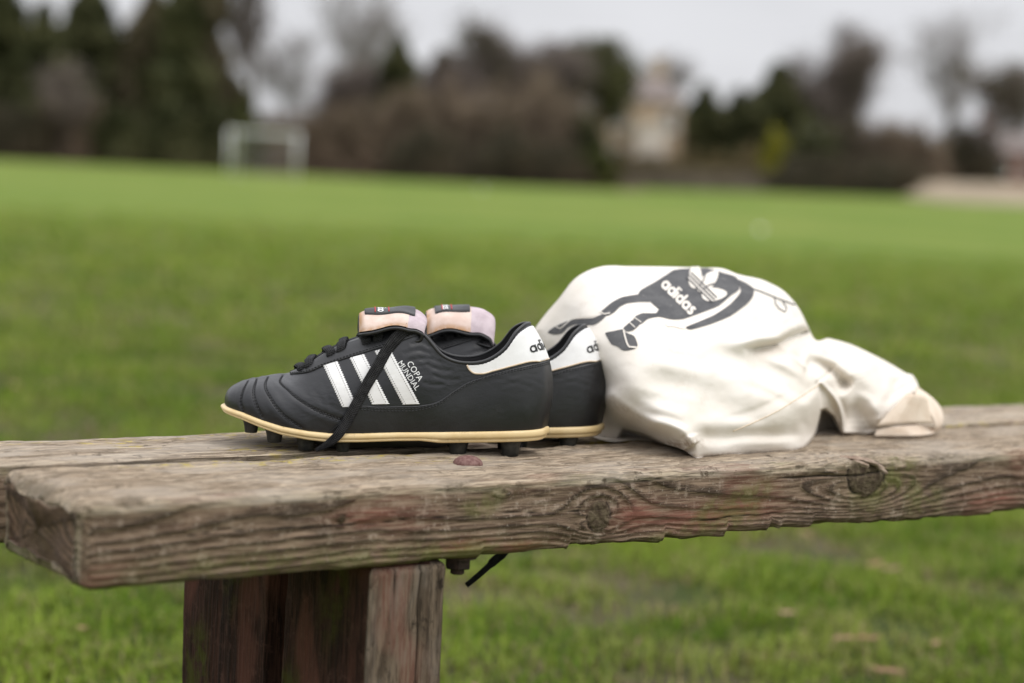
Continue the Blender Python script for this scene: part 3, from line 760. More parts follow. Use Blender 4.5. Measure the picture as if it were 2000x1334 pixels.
timber('seat_plank', bench, M_WOOD, 1.95, W1, TH, AXL, (0, 0, BENCH_Z), (.0075, .0025), (.0013, .0013, .005, .005), (.0022, .006, 1.25), (.105, -.004), 3.1, .0027,
       knots=[(.485, 0, -.038, .0125, .0150, .010), (.223, 0, -.025, .0035, .0035, .003), (.812, 0, -.016, .024, .022, .014), (.38, 0, -.010, .002, .002, .002)],
       cracks=[(.46, .60, None, -.008, .0007, .0020), (.05, .34, .152, None, .0008, .002), (.45, .75, .030, None, .0006, .0015), (.55, .9, .045, None, .0006, .0015), (.60, .72, None, -.048, .0006, .0018), (.08, .5, None, -.030, .0005, .0012), (.7, .86, None, -.014, .0010, .0025)],
       red=[(.60, 0, -.045, .055, .012), (.655, 0, -.040, .05, .010), (.40, 0, -.060, .035, .006), (.53, 0, -.04, .03, .012), (.25, 0, -.025, .03, .008), (.345, 0, -.055, .03, .006), (1.0, 0, -.05, .04, .01)],
       moss=moss_front, lichen=lich_front, splinter=True, endround=.011, amp=.0014,
       chips=[(.815, .010, -.004, .020, .014, .010, .006), (.335, .004, -.004, .012, .008, .008, .003), (.93, .008, -.003, .03, .010, .008, .004), (.0, .10, .0, .014, .04, .01, .006), (.04, .0, .0, .012, .02, .006, .004)])
timber('seat_plank', bench, M_WOODR, 1.95, W2, TH, AXL, (-.012, W1 + GAP, BENCH_Z - REAR_DROP), (.0025, .006), (.003, .0018, .005, .008), (.0028, .006, 1.4), (.05, -.10), 8.7, .0026,
       cracks=[(.0, .40, .105, None, .0012, .003), (.1, .5, .06, None, .0007, .002), (.9, 1.7, .04, None, .0008, .002)], moss=lambda l, p, q, nl, nz: sstep(nz(9, 31), .2, .6) * .5, lichen=lich_rear)
# legs: the grain runs down, front face p = w direction, q = along the bench
AXV = [(0, 0, -1), (0, 1, 0), (1, 0, 0)]
def leg_front(l, p, q, nl):        # the outer face keeps grey weathering; the sides are dark stain with shade painted in
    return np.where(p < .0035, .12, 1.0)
def leg_moss(l, p, q, nl, nz):
    side = (q < -.060)
    return side * (sstep(nz(10, 17) + .9 * (p < .045) * sstep(l, .02, .3) + .6 * np.exp(-((p - .14) / .03) ** 2), .25, .9))
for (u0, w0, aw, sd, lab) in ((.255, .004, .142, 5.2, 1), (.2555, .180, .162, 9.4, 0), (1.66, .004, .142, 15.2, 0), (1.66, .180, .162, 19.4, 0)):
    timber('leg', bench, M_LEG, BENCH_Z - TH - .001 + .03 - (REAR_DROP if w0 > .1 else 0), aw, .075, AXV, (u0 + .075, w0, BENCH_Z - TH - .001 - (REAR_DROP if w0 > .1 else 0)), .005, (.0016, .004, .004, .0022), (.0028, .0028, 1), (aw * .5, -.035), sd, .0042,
           cracks=[(0, .16, None, -.026, .0010, .005), (0, .06, None, -.052, .0007, .003)] if lab else [], frontness=leg_front if w0 < .1 else (lambda l, p, q, nl: np.ones(len(p))), amp=.0007,  # rear legs dark on every face: the gap's shade is put into their colour
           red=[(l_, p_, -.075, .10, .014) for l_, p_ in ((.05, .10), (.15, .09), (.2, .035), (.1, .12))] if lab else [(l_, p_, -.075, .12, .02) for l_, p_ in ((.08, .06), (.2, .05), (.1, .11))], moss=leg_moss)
M_SPL = speckled('torn_wood', (.30, .215, .165), (.44, .34, .27), 150, .85, .2, 4, .6, .0008)
for (u0, w0, z0, L_, wd, az, tilt) in ((.792, .017, .0006, .030, .0060, -.5, -.10), (.806, .0135, .0004, .026, .0050, -.8, -.22), (.818, .010, -.0012, .022, .0065, -.9, -.38), (.824, .004, -.0045, .018, .0045, -1.0, -.55), (.80, .006, -.002, .016, .0040, -.6, -.3)):
    d_ = np.array([math.cos(az) * math.cos(tilt), math.sin(az) * math.cos(tilt), math.sin(tilt)]); s_ = np.array([-math.sin(az), math.cos(az), 0]); n_ = np.cross(d_, s_)
    o_ = np.array([u0, w0, BENCH_Z + z0]); V = []
    for t_, k_ in ((0, .35), (.2, .9), (.6, 1.0), (.9, .55), (1.0, .08)):
        for a_, b_ in ((-.5, 0), (-.3, .0022), (.35, .0018), (.5, -.0004), (0, -.0025)): V.append(o_ + d_ * L_ * t_ + s_ * wd * k_ * a_ + n_ * b_ * (.4 + .6 * k_))
    mesh_obj('splinter', V, grid_faces(5, 5, True).tolist() + [[4, 3, 2, 1, 0], [20, 21, 22, 23, 24]], M_SPL, bench, False)
# coach bolts and the nut under the seat
M_RUST = speckled('rusty_painted_bolt', (.125, .060, .052), (.20, .115, .100), 300, .75, .3, 4, .4, .0005)
M_RUSTD = speckled('rusty_iron', (.030, .020, .016), (.060, .036, .028), 200, .85, .3, 4, .5, .0006)
def bolt(u, w_, z):
    prof = [(.0135, -.003), (.0132, .0005), (.0115, .0030), (.0085, .0050), (.0045, .0062), (.0008, .0066)]
    o = MB().lathe(prof, (u, w_, z), 24).build('bolt_head', M_RUST, bench, True)
    return o
bolt(.401, .086, BENCH_Z + .0005)
nb = MB()
nb.lathe([(.016, .0), (.016, -.0025)], (.352, .022, BENCH_Z - TH - .0005), 24)
nb.lathe([(.0115, -.0027), (.0115, -.011), (.0105, -.012)], (.352, .022, BENCH_Z - TH - .0005), 6)
nb.lathe([(.006, -.012), (.006, -.016), (.005, -.017)], (.352, .022, BENCH_Z - TH - .0005), 14)
nb.build('nut', M_RUSTD, bench)

# ================================================================== boots
BOOT_YAW = math.radians(5.4)
BX = np.array([math.cos(BOOT_YAW), math.sin(BOOT_YAW), 0]); BY = np.array([-math.sin(BOOT_YAW), math.cos(BOOT_YAW), 0])
BOOT_O = np.array([0, 1.836, BENCH_Z]) + BX * -0.2626          # toe of the near boot, on the bench; local x runs toe -> heel

def pchip(xk, yk, x):
    """monotone-ish smooth interpolation (Catmull-Rom tangents), yk may be (n,d)"""
    xk = np.asarray(xk, float); yk = np.asarray(yk, float); x = np.asarray(x, float)
    one = yk.ndim == 1
    if one: yk = yk[:, None]
    h = np.diff(xk)[:, None]; dl = np.diff(yk, axis=0) / h
    mt = np.zeros_like(yk); mt[1:-1] = (dl[:-1] * h[1:] + dl[1:] * h[:-1]) / (h[1:] + h[:-1]); mt[0] = dl[0]; mt[-1] = dl[-1]
    i = np.clip(np.searchsorted(xk, x) - 1, 0, len(xk) - 2); t = ((x - xk[i]) / (xk[i + 1] - xk[i]))[..., None]
    H = xk[i + 1] - xk[i]; H = H[..., None]
    r = (2 * t ** 3 - 3 * t ** 2 + 1) * yk[i] + (t ** 3 - 2 * t ** 2 + t) * H * mt[i] + (-2 * t ** 3 + 3 * t ** 2) * yk[i + 1] + (t ** 3 - t ** 2) * H * mt[i + 1]
    return r[..., 0] if one else r

# stations round the lateral half of the sole, toe tip -> back of heel: a, bottom (x,y), top (x,y,z), leaving dir, arriving dir
ST = np.array([
    #  a     Bx     By      Tx     Ty     Tz      d1x  d1y  d1z    d2x  d2y  d2z   h1   h2
    (0.00, .0015, .000,  .0270, .000, .0587,  -.08, .00, 1.0,   1.0,  .00, .22, .46, .50),
    (0.05, .0050, -.017, .0290, .000, .0593,  -.05, -.12, 1.0,  .80,  .60, .18, .46, .50),
    (0.11, .0170, -.0325, .0340, .000, .0607,  .00, -.20, 1.0,  .45,  .90, .14, .46, .48),
    (0.19, .0430, -.0435, .0470, .000, .0640,  .00, -.22, 1.0,  .20, 1.00, .12, .46, .46),
    (0.27, .0700, -.0475, .0600, .000, .0658,  .00, -.20, 1.0,  .05, 1.00, .14, .46, .46),
    (0.35, .0960, -.0465, .0793, -.0115, .0778, .00, -.16, 1.0, -.05,  .95, .34, .44, .40),
    (0.43, .1210, -.0440, .1065, -.0150, .0944, .00, -.12, 1.0, -.05,  .85, .55, .42, .38),
    (0.51, .1450, -.0410, .1376, -.0180, .1060, .00, -.10, 1.0,  .00,  .70, .75, .42, .36),
    (0.575, .1655, -.0390, .1660, -.0225, .1168, .00, -.10, 1.0, .00,  .50, .90, .42, .34),
    (0.63, .1830, -.0370, .1800, -.0260, .1075, .00, -.12, 1.0,  .00,  .30, 1.0, .40, .34),
    (0.70, .2020, -.0355, .1985, -.0290, .0893, .00, -.14, 1.0,  .00,  .15, 1.0, .38, .34),
    (0.76, .2220, -.0350, .2171, -.0300, .0842, .00, -.14, 1.0,  .00,  .12, 1.0, .38, .34),
    (0.82, .2430, -.0345, .2385, -.0290, .0876, .02, -.16, 1.0, -.05,  .18, 1.0, .38, .34),
    (0.87, .2620, -.0330, .2545, -.0245, .0990, .05, -.16, 1.0, -.15,  .25, 1.0, .38, .34),
    (0.91, .2770, -.0290, .2640, -.0180, .1128, .10, -.16, 1.0, -.30,  .25, 1.0, .38, .34),
    (0.955, .2905, -.0190, .2725, -.0095, .1197, .16, -.10, 1.0, -.50,  .20, .9, .40, .38),
    (1.00, .2985, .000,  .2785, .000, .1212,  .20, .00, 1.0,  -.62,  .00, .8, .42, .42)])
ZB_X = np.array([-.01, 0, .019, .038, .056, .08, .098, .128, .16, .2, .222, .264, .30, .31])
ZB_Z = np.array([.0345, .034, .0312, .0254, .021, .0179, .0167, .0175, .0193, .0205, .0217, .0240, .0255, .0258])
NA, NH = 420, 130

def boot_grid():
    a = np.linspace(0, 1, NA); k = pchip(ST[:, 0], ST[:, 1:], a)
    B = np.stack([k[:, 0], k[:, 1], np.interp(k[:, 0], ZB_X, ZB_Z)], 1); T = k[:, 2:5]
    T[a < .27, 1] = 0; B[0, 1] = 0; B[-1, 1] = 0; T[-1, 1] = 0
    d1 = k[:, 5:8] / np.linalg.norm(k[:, 5:8], axis=1)[:, None]; d2 = k[:, 8:11] / np.linalg.norm(k[:, 8:11], axis=1)[:, None]
    L = np.linalg.norm(T - B, axis=1)[:, None]
    P1 = B + d1 * L * k[:, 11:12]; P2 = T - d2 * L * k[:, 12:13]
    h = np.linspace(0, 1, NH)[None, :, None]
    G = (1 - h) ** 3 * B[:, None] + 3 * h * (1 - h) ** 2 * P1[:, None] + 3 * h * h * (1 - h) * P2[:, None] + h ** 3 * T[:, None]
    G[0, :, 1] = 0; G[-1, :, 1] = 0; G[a < .27, -1, 1] = 0
    return a, G
BA, BG0 = boot_grid()

def grid_normals(G):
    da = np.gradient(G, axis=0); dh = np.gradient(G, axis=1)
    n = np.cross(da, dh); n /= np.linalg.norm(n, axis=2)[..., None] + 1e-12
    n *= -1 if n[NA // 2, NH // 3, 1] > 0 else 1
    return n

def to_world(P, O=BOOT_O): P = np.asarray(P); return O + P[..., 0:1] * BX + P[..., 1:2] * BY + P[..., 2:3] * np.array([0, 0, 1])
def dir_local(d): return np.array([d @ BX, d @ BY, d[2]])
CAM_L = dir_local(CAM - BOOT_O)
_bvh = BVHTree.FromPolygons(BG0.reshape(-1, 3).tolist(), grid_faces(NA, NH).tolist())
def to_param(px, py):
    """(a index, h index) on the outer side of the near boot under a photo pixel"""
    d = dir_local(ray(px, py)); d = d / np.linalg.norm(d)
    for k in range(40):
        hit = _bvh.ray_cast(Vector(CAM_L), Vector(d))
        if hit[0] is not None: break
        py += 1.0 if py < 760 else -1.0; d = dir_local(ray(px, py)); d = d / np.linalg.norm(d)
    loc, nor, idx, dist = hit
    i, j = idx // (NH - 1), idx % (NH - 1); P = np.array(loc); q0, qa, qh = BG0[i, j], BG0[i + 1, j], BG0[i, j + 1]
    M = np.stack([qa - q0, qh - q0], 1); s = np.linalg.lstsq(M, P - q0, rcond=None)[0]
    return i + float(np.clip(s[0], 0, 1)), j + float(np.clip(s[1], 0, 1))
def params(pts): return np.array([to_param(x, y) for x, y in pts])
def smooth_line(pts, n=60):
    pts = np.asarray(pts, float); d = np.r_[0, np.cumsum(np.linalg.norm(np.diff(pts, axis=0), axis=1))]
    return pchip(d, pts, np.linspace(0, d[-1], n))
def bil(A, ai, hj):
    ai = np.clip(ai, 0, NA - 1.0001); hj = np.clip(hj, 0, NH - 1.0001); i = ai.astype(int); j = hj.astype(int); s = (ai - i)[..., None]; t = (hj - j)[..., None]
    return A[i, j] * (1 - s) * (1 - t) + A[i + 1, j] * s * (1 - t) + A[i, j + 1] * (1 - s) * t + A[i + 1, j + 1] * s * t

# lines of the design, read on the outer side of the near boot
TOE_LINES = [[(484, 744), (474, 764), (470, 788), (476, 806)], [(501, 740), (495, 764), (501, 793), (512, 815)],
             [(523, 736), (518, 748), (530, 780), (551, 809), (590, 838)], [(552, 733), (547, 741), (567, 765), (604, 793), (661, 819), (676, 824)]]
HEEL_LINE = [(640, 846), (668, 822), (698, 794), (740, 794), (780, 793), (819, 792), (853, 785), (885, 764), (911, 748), (950, 733), (990, 722), (1040, 710), (1058, 706)]
EYE_LINE = [(567, 732), (604, 727), (630, 716), (682, 699), (735, 682), (769, 671), (819, 654)]
WRINKLES = [[(790, 690), (815, 684), (838, 690)], [(800, 705), (830, 700), (858, 706)], [(835, 712), (858, 722), (882, 724)], [(806, 672), (826, 668), (838, 676)], [(848, 734), (872, 742), (893, 741)], [(828, 748), (850, 752), (866, 751)],
            [(612, 760), (626, 780), (634, 806)], [(628, 740), (640, 770), (646, 800)], [(600, 812), (618, 800), (640, 806)], [(950, 745), (975, 741), (1000, 748)], [(985, 752), (1012, 748), (1036, 757)], [(1020, 738), (1040, 741), (1056, 750)], [(1000, 735), (1022, 730), (1046, 733)]]
PARAM_TOE = [params(smooth_line(l, 40)) for l in TOE_LINES]
PARAM_HEEL = params(smooth_line(HEEL_LINE, 120)); PARAM_EYE = params(smooth_line(EYE_LINE, 90))
PARAM_HEEL = np.vstack([PARAM_HEEL, [NA - 1, PARAM_HEEL[-1, 1]]])
PARAM_WR = [params(smooth_line(l, 24)) for l in WRINKLES]

def seg_dist(P, line):
    best = np.full(len(P), 1e9)
    for k in range(0, len(line) - 1):
        a, b = line[k], line[k + 1]; ab = b - a; t = np.clip(((P - a) @ ab) / (ab @ ab + 1e-12), 0, 1)
        best = np.minimum(best, np.linalg.norm(P - a - t[:, None] * ab, axis=1))
    return best
def relief():
    n = grid_normals(BG0); P = BG0.reshape(-1, 3); disp = np.zeros(len(P)); aa = np.repeat(BA, NH)
    for pl in PARAM_TOE:
        d = seg_dist(P, bil(BG0, pl[:, 0], pl[:, 1])); disp += -.0009 * np.exp(-(d / .0011) ** 2) + .0003 * np.exp(-((d - .0045) / .003) ** 2)
    for k, pl in enumerate(PARAM_WR):
        d = seg_dist(P, bil(BG0, pl[:, 0], pl[:, 1])); disp += (-.0008 * np.exp(-(d / .0016) ** 2) + .0006 * np.exp(-((d - .0036) / .0022) ** 2)) * (.20 if k < 6 else .08)
    # soft creasing of worn leather: ankle and flex zone
    ank = np.exp(-((P[:, 0] - .185) / .035) ** 2 - ((P[:, 2] - .080) / .022) ** 2); flex = np.exp(-((P[:, 0] - .09) / .03) ** 2 - ((P[:, 2] - .045) / .02) ** 2)
    cr = fbm(np.stack([P[:, 0] * 85 + P[:, 2] * 60, P[:, 1] * 30, P[:, 2] * 150 - P[:, 0] * 60], 1), 3)
    cr = .5 - np.abs(cr)
    disp += cr * (.00012 * ank + .00015 * flex + .00008)
    disp += .0006 * fbm(P * 22 + 5, 2)
    hh = np.tile(np.arange(NH) / (NH - 1), NA)
    disp *= sstep(hh, 0, .03) * np.where(aa < .27, 1, 1 - .6 * sstep(hh, .95, 1))
    disp = disp.reshape(NA, NH); disp[aa.reshape(NA, NH) < .30] *= 1.0
    # meet the mirrored half without a seam
    n[0, :, 1] = 0; n[-1, :, 1] = 0; n[BA < .27, -1, 1] = 0
    return BG0 + n * disp[..., None]
BG = relief(); BN = grid_normals(BG)
BN[0, :, 1] = 0; BN[-1, :, 1] = 0; BN[BA < .27, -1, 1] = 0
BN /= np.linalg.norm(BN, axis=2)[..., None] + 1e-12

def S(ai, hj, off=0.0, side=1):
    """point on the boot: side 1 = outer half, -1 = inner half"""
    ai = np.asarray(ai, float); hj = np.asarray(hj, float)
    p = bil(BG, ai, hj) + bil(BN, ai, hj) * np.asarray(off, float)[..., None]
    if side < 0: p = p * np.array([1, -1, 1])
    return p

# ---- boot materials
def leather_mat(name, c1, c2, rough, grain=1.0, dust=.25):
    n = NT(name, rough, .5); v = n.obj()
    base = n.mix(n.rng(n.noise(v, 30, 4, .6), .35, .7), c1, c2)
    du = n.math('MULTIPLY', n.rng(n.noise(v, 45, 5, .7), .55, .8), dust)
    n.color(n.mix(du, base, (.10, .092, .08)))
    n.rough(n.rng(n.noise(v, 22, 4, .65), .3, .7, rough - .07, rough + .12))
    cell = n.voronoi(n.mapping(v, (1, 1, 1)), 900, 'DISTANCE_TO_EDGE')
    cr = n.noise(n.mapping(v, (1.0, 1.0, 2.2), rot=(0, .5, 0)), 130, 4, .62, .8)
    h = n.math('ADD', n.math('MULTIPLY', n.rng(cell, 0, .25), .25 * grain), n.math('MULTIPLY', cr, .45))
    n.bump(h, .22, .0008)
    return n.m
M_BLK = leather_mat('black_leather', (.0062, .0066, .0085), (.0118, .0125, .0150), .36, 1.0, .10)
M_BLK2 = leather_mat('black_panel_leather', (.0060, .0062, .0072), (.0115, .012, .013), .38, 1.0, .10)
M_LIN = leather_mat('black_lining', (.014, .014, .015), (.026, .026, .028), .55)
M_WHT = leather_mat('white_leather', (.70, .69, .68), (.78, .775, .77), .45, .5, .12)
M_PIPE = speckled('cream_piping', (.60, .47, .34), (.70, .58, .45), 120, .6)
M_THREAD = speckled('black_thread', (.022, .022, .024), (.045, .045, .046), 400, .7)
M_THREADG = speckled('grey_thread', (.10, .095, .088), (.17, .16, .15), 400, .8)
M_INK = speckled('black_print', (.010, .010, .011), (.016, .016, .017), 200, .5)
M_FOIL = speckled('white_lettering', (.72, .72, .71), (.82, .82, .81), 300, .5)
M_STUD = speckled('stud_rubber', (.012, .0125, .0115), (.035, .034, .028), 160, .5, .4, 4, .3, .0004)
M_SOLE = speckled('sole_plate_black', (.010, .010, .010), (.02, .02, .02), 60, .5)
def welt_mat():
    n = NT('cream_sole_edge', .42, .5); v = n.obj()
    c = n.mix(n.rng(n.noise(v, 40, 4, .6), .35, .7), (.74, .57, .31), (.66, .485, .235))
    dirt = n.math('MULTIPLY', n.rng(n.noise(v, 120, 5, .7), .60, .74), .55)
    n.color(n.mix(dirt, c, (.22, .15, .08))); n.bump(n.noise(v, 300, 3), .15, .0005)
    return n.m
M_WELT = welt_mat()
def suede_mat(name, c1, c2, edge=None):
    n = NT(name, .9, .2); v = n.obj()
    c = n.mix(n.rng(n.noise(v, 70, 5, .65), .35, .68), c1, c2)
    if edge: c = n.mix(n.math('MULTIPLY', n.attr('edge'), n.rng(n.noise(v, 120, 4, .7), .3, .6, .3, 1)), c, edge)
    n.color(c); n.bump(n.noise(v, 900, 4, .7), .5, .0006)
    return n.m
M_BEIGE = suede_mat('beige_suede', (.58, .445, .380), (.67, .545, .480), (.44, .25, .13))
M_MAUVE = suede_mat('mauve_lining', (.44, .36, .385), (.55, .465, .49))
def lace_mat():
    n = NT('black_lace', .75, .25); v = n.attr('rib', True)
    n.color(n.mix(n.rng(n.noise(n.obj(), 200, 3), .3, .7), (.010, .010, .011), (.026, .026, .027)))
    sep = n.t.nodes.new('ShaderNodeSeparateXYZ'); n.set(sep.inputs[0], v)
    x = n.math('ABSOLUTE', sep.outputs[1])
    chev = n.math('SINE', n.math('ADD', n.math('MULTIPLY', sep.outputs[0], 3800.0), n.math('MULTIPLY', x, 6.0)))
    cols = n.math('SINE', n.math('MULTIPLY', sep.outputs[1], 17.0))
    n.bump(n.math('ADD', n.math('MULTIPLY', chev, .5), n.math('MULTIPLY', cols, .6)), .9, .0006)
    return n.m
M_LACE = lace_mat()
M_RED = speckled('red_thread', (.42, .03, .035), (.5, .05, .05), 300, .6)

# ---- patch builders in the boot's (a, h) surface coordinates
def patch(name, AI, HJ, off, mat, parent, side, skirt=True, edge_off=-.0004):
    """structured patch laid on the boot; skirt closes its rim onto the leather"""
    off = np.broadcast_to(np.asarray(off, float), AI.shape).copy()
    if skirt:
        AI = np.pad(AI, 1, mode='edge'); HJ = np.pad(HJ, 1, mode='edge'); off = np.pad(off, 1, constant_values=edge_off)
    P = S(AI, HJ, off, side); n, m = AI.shape
    Fq = grid_faces(n, m)
    if side > 0: Fq = Fq[:, ::-1]
    return mesh_obj(name, P.reshape(-1, 3), Fq, mat, parent)

def stitches(name, lines, parent, mat, side=1, dash=.0021, gap=.0010, r=.00042, lift=.0004):
    """short thread stitches along lines given as (a,h) arrays with a lift each"""
    mb = MB()
    for (pl, lf) in lines:
        P = S(pl[:, 0], pl[:, 1], lf + lift, side); d = np.r_[0, np.cumsum(np.linalg.norm(np.diff(P, axis=0), axis=1))]
        s = 0.0
        while s + dash < d[-1]:
            q = np.array([s, s + dash * .25, s + dash * .75, s + dash]); pts = np.stack([np.interp(q, d, P[:, k]) for k in range(3)], 1)
            mb.tube(pts, [r * .5, r, r, r * .5], 5); s += dash + gap
    return mb.build(name, mat, parent, True)

def rounded_letters(word):
    """geometric lower-case letters: list of (kind, data) strokes in units of the x-height; returns strokes, width"""
    out = []; x = 0.0
    def ring(cx, cy, r): return [(cx + r * math.cos(t), cy + r * math.sin(t)) for t in np.linspace(0, 2 * math.pi, 25)]
    for ch in word:
        if ch == 'a': out.append(ring(x + .5, .5, .39)); out.append([(x + .92, 0), (x + .92, .98)]); x += 1.18
        elif ch == 'd': out.append(ring(x + .5, .5, .39)); out.append([(x + .92, 0), (x + .92, 1.48)]); x += 1.18
        elif ch == 'i': out.append([(x + .12, 0), (x + .12, .98)]); out.append([(x + .12, 1.26), (x + .12, 1.48)]); x += .40
        elif ch == 's':
            out.append([(x + .68, .80), (x + .56, .90), (x + .38, .92), (x + .20, .86), (x + .15, .72), (x + .24, .58), (x + .42, .51), (x + .60, .42), (x + .66, .27), (x + .58, .13), (x + .40, .07), (x + .20, .10), (x + .08, .22)]); x += .85
    return out, x - .15
def stroke_strip(pts, w):
    """flat strip of width w along a 2-D polyline: (n,2,2) left/right points"""
    p = np.asarray(pts, float); 
    d = np.r_[0, np.cumsum(np.linalg.norm(np.diff(p, axis=0), axis=1))]; n = max(len(p), int(d[-1] / .12) + 2); t = np.linspace(0, d[-1], n)
    p = np.stack([np.interp(t, d, p[:, k]) for k in range(2)], 1)
    closed = np.linalg.norm(p[0] - p[-1]) < 1e-6
    g = np.gradient(p, axis=0)
    if closed: g[0] = g[-1] = p[1] - p[-2]
    g /= np.linalg.norm(g, axis=1)[:, None] + 1e-9
    nn = np.stack([-g[:, 1], g[:, 0]], 1)
    return np.stack([p - nn * w / 2, p, p + nn * w / 2], 1)
def font_mesh(text, spacing=1.0):
    """flat triangles of a line of text in the built-in font, cap height about 0.73"""
    cu = bpy.data.curves.new('t', 'FONT'); cu.body = text; cu.resolution_u = 3; cu.space_character = spacing; cu.align_x = 'CENTER'
    o = bpy.data.objects.new('t', cu); COL.objects.link(o); bpy.context.view_layer.update()
    me = bpy.data.meshes.new_from_object(o.evaluated_get(bpy.context.evaluated_depsgraph_get()))
    bm = bmesh.new(); bm.from_mesh(me); bmesh.ops.triangulate(bm, faces=bm.faces[:])
    bmesh.ops.subdivide_edges(bm, edges=[e for e in bm.edges if e.calc_length() > .25], cuts=2, use_grid_fill=True); bmesh.ops.triangulate(bm, faces=bm.faces[:])
    V = np.array([v.co[:] for v in bm.verts]); Fq = [[v.index for v in f.verts] for f in bm.faces]
    bm.free(); bpy.data.objects.remove(o); bpy.data.curves.remove(cu); bpy.data.meshes.remove(me)
    return V, Fq

STRIPES = [((632, 714), (659, 706), (668, 795), (697, 795)), ((683.5, 700), (711, 692.5), (727, 790), (760, 789)), ((732, 686), (760, 679), (787, 790), (819, 789))]
STRIPE_P = []
for (tl, tr, bl, br) in STRIPES:
    tl, tr, bl, br = map(np.array, (tl, tr, bl, br)); R = 92
    v = np.linspace(0, 1, R); Lx = tl + (bl - tl) * v[:, None]; Rx = tr + (br - tr) * v[:, None]
    ln = np.linalg.norm(bl - tl); tri = np.abs(((v * ln / 4.6) % 1) - .5) * 2 - .5
    acr = (Rx - Lx) / np.linalg.norm(Rx - Lx, axis=1)[:, None]
    Lx = Lx + acr * (tri * 2.6)[:, None]; Rx = Rx - acr * (tri * 2.6)[:, None]
    gp = np.stack([Lx + (Rx - Lx) * f_ for f_ in np.linspace(0, 1, 7)], 1)
    STRIPE_P.append(np.array([[to_param(*q) for q in row] for row in gp]))
TEXT_P = []
for (word, c, sc) in (('COPA', (810.5, 724.5), 17.0), ('MUNDIAL', (798.5, 733.0), 15.6)):
    V, Fq = font_mesh(word, 1.02); ang = math.radians(57)
    e1 = np.array([math.cos(ang), math.sin(ang)]); e2 = np.array([math.sin(ang), -math.cos(ang)])
    q = np.array(c) + sc * (V[:, 0:1] * e1 * .93 + (V[:, 1:2] - .36) * e2)
    TEXT_P.append((np.array([to_param(*k) for k in q]), Fq))
TAB_LOW = params(smooth_line([(912, 713), (916, 721), (924, 728), (938, 730), (965, 724), (1000, 715), (1040, 706), (1052, 706)], 60))
TAB_LOW = np.vstack([TAB_LOW, [NA - 1, TAB_LOW[-1, 1]]])

def on_line(line, ai):
    o = np.argsort(line[:, 0], kind='stable'); return np.interp(ai, line[o, 0], line[o, 1])

